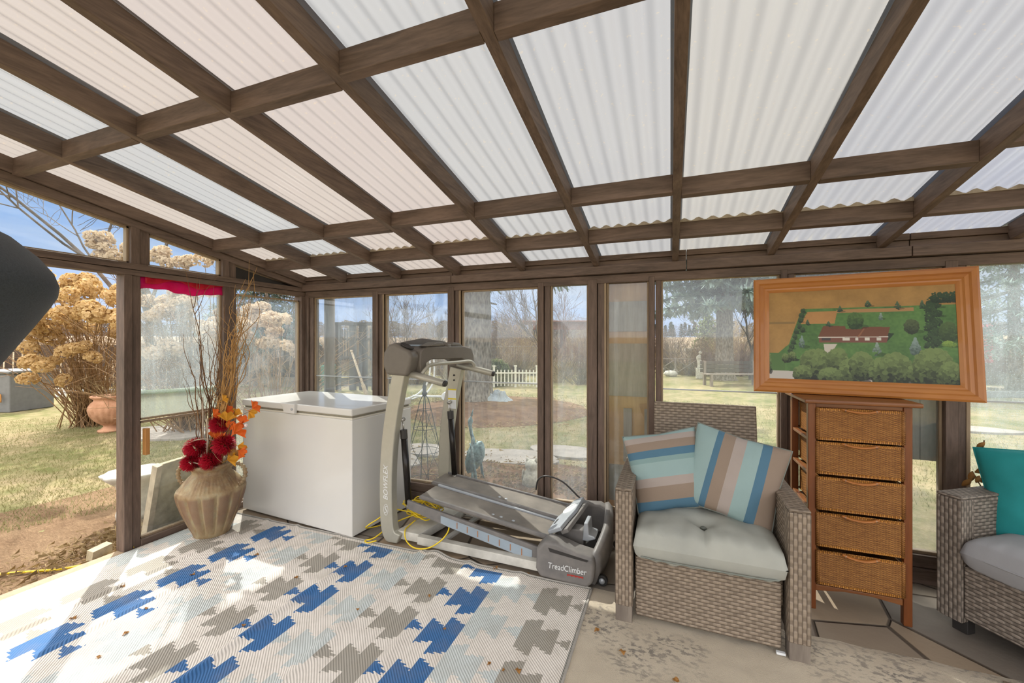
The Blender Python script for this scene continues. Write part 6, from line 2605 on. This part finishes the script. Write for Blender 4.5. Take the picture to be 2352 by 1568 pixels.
# wire obelisk
r, d = thing('wire_obelisk', 975, 1128, 'tall wire plant obelisk with finial outside behind the treadmill', 'plant support')
b = MB()
for k in range(4):
    a = k * math.pi / 2 + .4
    pts = [(math.cos(a) * rr, math.sin(a) * rr, z) for (rr, z) in [(.24, 0), (.17, .3), (.11, .6), (.05, .86), (.012, .95)]]
    b.tube(curve_pts(pts, 4), .004, 5)
    a2 = a + math.pi / 2
    for (z0, r0, z1, r1) in [(.05, .22, .45, .13), (.45, .13, .8, .06)]:
        b.tube([(math.cos(a) * r0, math.sin(a) * r0, z0), (math.cos(a2) * r1, math.sin(a2) * r1, z1)], .003, 4)
for (rr, z) in [(.21, .1), (.15, .4), (.10, .62), (.06, .8)]:
    b.tube([(rr * math.cos(t), rr * math.sin(t), z) for t in np.linspace(0, 6.283, 25)[:-1]], .003, 5, closed=True)
b.build('wire_frame', M['wire'], r)
b = MB(); b.lathe([(.012, .93), (.03, .96), (.014, .985), (.022, 1.02), (.008, 1.06), (.0001, 1.12)], 12); b.build('finial', M['wire'], r)
# heron statue
r, d = thing('heron_statue', 1087, 1118, 'verdigris metal heron statue with neck raised outside the middle window', 'statue')
b = MB()
b.tube(curve_pts([(-.02, 0, .34), (.0, 0, .46), (-.02, 0, .54), (-.035, 0, .62), (-.03, 0, .68), (-.02, 0, .72)], 5), [.05, .04, .032, .026, .024, .022, .02, .019, .018, .017, .017, .017, .017, .017, .018, .019, .021, .024, .026, .025, .022, .018, .013, .009, .006, .003][:26], 10)
b.v = b.v
b.tube([(-.02, 0, .72), (.0, 0, .79)], [.012, .002], 7)
b.build('neck', M['verdigris'], r)
b = MB()
Mh = Matrix.Translation((.02, 0, .31)) @ Matrix.Rotation(math.radians(25), 4, 'Y')
b.lathe([(.0001, -.20), (.03, -.17), (.07, -.10), (.088, -.02), (.085, .05), (.06, .12), (.03, .16), (.0001, .18)], 26, M=Mh @ Matrix.Diagonal((1, .8, 1, 1)), rf=lambda t, z: 1 + .06 * math.sin(t * 9 + z * 60))
b.build('body', M['verdigris'], r)
for s_ in (-1, 1):
    b = MB()
    b.grid(6, 10, lambda u, v, s_=s_: (.03 + .09 * v * .6 - .03 * u, s_ * (.072 + .012 * math.sin(u * 3)), .42 - .34 * v + .04 * u))
    b.build('wing', M['verdigris'], r, solid=.01)
    b = MB(); b.tube([(0, s_ * .025, .16), (.005, s_ * .03, .08), (.0, s_ * .03, .0)], .012, 8); b.build('leg', M['verdigris'], r)
b = MB(); b.lathe([(.11, 0), (.10, .03), (.05, .05), (.0001, .055)], 20); b.build('base', M['verdigris'], r)
# owl statue
r, d = thing('owl_statue', 1222, 1120, 'small pale stone owl or cat statue by the window post outside', 'statue')
b = MB(); b.lathe([(.07, 0), (.095, .02), (.10, .07), (.09, .13), (.065, .175), (.06, .19), (.07, .215), (.07, .25), (.05, .275), (.0001, .285)], 30, rf=lambda t, z: 1 + .04 * math.sin(t * 7 + z * 80)); b.build('body', M['cast_white'], r)
for s_ in (-1, 1):
    b = MB(); b.tube([(s_ * .04, -.01, .26), (s_ * .05, -.01, .31)], [.022, .003], 8); b.build('ear', M['cast_white'], r)
    b = MB(); b.lathe([(.0001, -.07), (.025, -.04), (.03, 0), (.02, .05), (.0001, .07)], 12, M=Matrix.Translation((s_ * .085, -.02, .12)) @ Matrix.Diagonal((.6, 1, 1, 1))); b.build('wing', M['cast_white'], r)
# tarp bundle at tree
r, d = thing('crumpled_tarp', 1140, 928, 'crumpled pale grey tarp bundle at the foot of the big trunk', 'tarp')
b = MB()
b.grid(26, 20, lambda u, v: ((u - .45) * .75, (v - .5) * .5, max(0, .34 * math.sin(math.pi * u) ** .8 * math.sin(math.pi * v) ** .6 * (.7 + .9 * abs(noise.noise(Vector((u * 5, v * 5, 2))))))), smooth=False)
b.build('fabric', M['tarp'], r)
# picket fence
p0, p1 = at(1118, 13.3), at(1250, 13.3)
r = empty('white_picket_fence', (p0.x, p0.y, GZ))
tag(r, 'short white picket fence on the grass beyond the big trunk', 'fence')
dv = p1 - p0
ang = math.atan2(dv.y, dv.x); Lp = dv.length
Rz = Matrix.Rotation(ang, 4, 'Z')
npk = 17
for k in range(npk):
    x = k * Lp / (npk - 1)
    tall = k % 6 == 2
    b = MB(); b.box(x - (.035 if tall else .018), x + (.035 if tall else .018), -.012, .012, .04 if not tall else 0, .66 if tall else .56, M=Rz)
    if tall: b.box(x - .05, x + .05, -.03, .03, .66, .70, M=Rz)
    b.build('picket', M['white_paint'], r)
for z in (.12, .44):
    b = MB(); b.box(-.03, Lp + .03, -.035, -.012, z, z + .045, M=Rz); b.build('rail', M['white_paint'], r)
# pergola and terrace
r, d = thing('pergola', 1312, 850, 'red-brown flat roofed pergola beyond the lawn', 'pergola', YAW - .05, d=20.5)
b = MB(); b.box(-1.9, 2.2, -.1, .1, 2.05, 2.42); b.box(-2.4, 2.3, -.3, 2.6, 2.42, 2.50); b.build('roof', M['red_brown'], r, bevel=.02)
for x in (-1.35, -.32, 1.3, 2.1):
    b = MB(); b.box(x - .07, x + .07, -.07, .07, 0, 2.08); b.build('post', M['red_brown'], r)
    b = MB(); b.box(x - .07, x + .07, 2.3, 2.44, 0, 2.45); b.build('post', M['red_brown'], r)
r, d = thing('terrace_platform', 1312, 856, 'low grey stone terrace below the pergola', 'terrace', YAW - .05, d=19.4)
b = MB(); b.box(-1.1, 1.4, -.2, 3.4, 0, .34); b.build('slab_body', M['stone_pale'], r, bevel=.02)
for k, x in enumerate((-.85, -.1, .75)):
    t_ = empty('garden_chair', tuple(Matrix.Translation(r.location) @ Matrix.Rotation(YAW - .05, 4, 'Z') @ Vector((x, .8 + .2 * k, .34))), YAW - .05 + k * .5)
    tag(t_, ['brown garden chair at left on the terrace under the pergola', 'brown garden chair in the middle of the terrace under the pergola', 'brown garden chair at right on the terrace under the pergola'][k], 'chair')
    b = MB(); b.box(-.24, .24, -.24, .24, .38, .43); b.build('seat', M['dark_timber'], t_)
    b = MB(); b.tube(curve_pts([(-.24, .24, .4), (-.22, .26, .75), (0, .27, .86), (.22, .26, .75), (.24, .24, .4)], 5), .025, 6); b.build('backrest', M['red_brown'], t_)
    for sx in (-.21, .21):
        for sy in (-.21, .21):
            b = MB(); b.tube([(sx, sy, 0), (sx, sy, .4)], .02, 6); b.build('leg', M['dark_timber'], t_)
# wire fence behind
r = empty('wire_fence', tuple(at(870, 17)) [:2] + (GZ,))
tag(r, 'grey wire mesh fence far behind the freezer and big trunk', 'fence')
p0, p1 = at(860, 17), at(1240, 17.5)
dv = p1 - p0; ang = math.atan2(dv.y, dv.x); Lw = dv.length; Rz = Matrix.Rotation(ang, 4, 'Z')
for k in range(5):
    b = MB(); b.tube([Rz @ Vector((Lw * k / 4, 0, 0)), Rz @ Vector((Lw * k / 4, 0, 1.3))], .03, 8); b.build('post', M['wire'], r)
b = MB()
for z in (.05, .35, .65, .95, 1.27): b.tube([Rz @ Vector((0, 0, z)), Rz @ Vector((Lw, 0, z))], .006 if z < 1.2 else .014, 4)
for k in range(70):
    b.tube([Rz @ Vector((Lw * k / 70, 0, .05)), Rz @ Vector((Lw * k / 70, 0, 1.27))], .004, 3)
b.build('mesh', M['pale_wire'], r)
# bench
r, d = thing('wooden_bench', 1683, 886, 'dark weathered wooden bench in front of the thick trunk', 'bench', YAW)
for k in range(3):
    b = MB(); b.box(-.95, .95, .26, .29, .44 + k * .13, .55 + k * .13); b.build('back_slat', M['char_timber'], r)
for k in range(3):
    b = MB(); b.box(-.95, .95, -.25 + k * .16, -.12 + k * .16, .38, .41); b.build('seat_slat', M['grey_timber_x'], r)
for x in (-.85, .8):
    for y in (-.22, .27):
        b = MB(); b.box(x, x + .08, y - .04, y + .04, 0, .42 if y < 0 else .82); b.build('leg', M['grey_timber'], r)
# rustic rail fence, statue, urn by it
r = empty('rustic_rail_fence', tuple(at(1500, 17.5))[:2] + (GZ,))
tag(r, 'low rustic rail fence with crossed poles left of the bench', 'fence')
for k in range(4):
    b = MB(); x = k * .95; b.tube([(x * C, x * S, 0), (x * C, x * S, .78)], .03, 7); b.build('post', M['grey_timber'], r)
    if k < 3:
        for (za, zb) in ((.1, .72), (.72, .1)):
            b = MB(); b.tube([(x * C, x * S, za), ((x + .95) * C, (x + .95) * S, zb)], .02, 6); b.build('diagonal_pole', M['grey_timber'], r)
b = MB(); b.tube([(0, 0, .74), (2.85 * C, 2.85 * S, .72)], .022, 6); b.build('top_rail', M['grey_timber'], r)
r, d = thing('garden_figure', 1606, 862, 'slender pale garden figure on a plinth beside the rail fence', 'statue', d=16.4)
b = MB(); b.box(-.12, .12, -.12, .12, 0, .42); b.build('plinth', M['cast_white'], r, bevel=.02)
b = MB(); b.tube(curve_pts([(0, 0, .42), (.02, 0, .62), (-.02, 0, .80), (.03, 0, .95)], 5), [.09, .085, .08, .08, .09, .10, .10, .09, .08, .08, .09, .1, .09, .07, .05, .04], 10); b.build('figure_body', M['cast_white'], r)
b = MB(); b.lathe([(.0001, -.07), (.06, -.03), (.065, .02), (.0001, .08)], 12, c=(.04, 0, 1.03)); b.build('head', M['cast_white'], r)
r, d = thing('stone_pedestal_urn', 1589, 850, 'grey stone pedestal urn behind the rail fence', 'urn', d=20)
b = MB(); b.lathe([(.2, 0), (.2, .1), (.1, .15), (.09, .6), (.14, .7), (.28, .95), (.36, 1.15), (.3, 1.15), (.0001, 1.0)], 20); b.build('body', M['cast_white'], r)
for k, (px, py) in enumerate([(1533, 855), (1560, 858), (1580, 852), (1540, 864)]):
    r, d = thing('field_stone', px, py, ['left', 'second', 'third', 'nearest'][k] + ' of the low grey field stones heaped at the foot of the rail fence', 'stone')
    b = MB(); b.lathe([(.0001, 0), (.22, .03), (.28, .12), (.2, .22), (.0001, .26)], 12, rf=lambda t, z, k=k: 1 + .2 * math.sin(t * 2 + k) + .1 * math.sin(t * 5 + k)); b.build('stone_body', M['stone_pale'], r)
# right window: shed, cloth, birdbath, pallet, wall
r, d = thing('dark_shed_wall', 2330, 852, 'dark board shed wall under the pale spruce at the right edge', 'shed', YAW, d=14)
for k in range(16):
    x = -1.4 + k * .22
    b = MB(); b.box(x, x + .205, 0, .04, 0, 1.5); b.build('board', M['dark_timber'], r)
b = MB(); b.box(.1, .75, -.06, 0, .95, 1.22); b.build('shelf_board', M['old_board'], r)
one('red_cloth', M['red_cloth'], lambda b: b.grid(10, 16, lambda u, v: tuple(at(2247 + 34 * u, 13.8 + .05 * math.sin(u * 9 + v * 4)).xy) + (zat(745 + 88 * v, 13.8),)), 'pinkish red cloth hanging on the dark shed at right', 'cloth', solid=.01)
r, d = thing('bird_bath', 2352, 872, 'thin white bird bath before the dark shed at the right edge', 'bird bath', d=12.6)
b = MB(); b.lathe([(.2, 0), (.18, .06), (.05, .1), (.04, .7), (.05, .78), (.25, .84), (.28, .9), (.0001, .86)], 24); b.build('body', M['stone_pale'], r)
r, d = thing('wood_pallet', 2338, 882, 'small wooden pallet on the grass outside the right window', 'pallet', YAW, d=12.2)
for k in range(5):
    b = MB(); b.box(-.5, .5, -.4 + k * .17, -.28 + k * .17, .08, .10); b.build('deck_board', M['light_slat'], r)
for y in (-.4, 0, .36):
    b = MB(); b.box(-.5, .5, y, y + .06, 0, .08); b.build('runner', M['light_slat'], r)
r, d = thing('grey_block_edging', 2295, 912, 'low dark grey block edging across the lawn outside the right window', 'edging', YAW)
b = MB(); b.box(-1.0, 2.2, -.1, .1, 0, .16); b.build('blocks', M['composter'], r, bevel=.02)
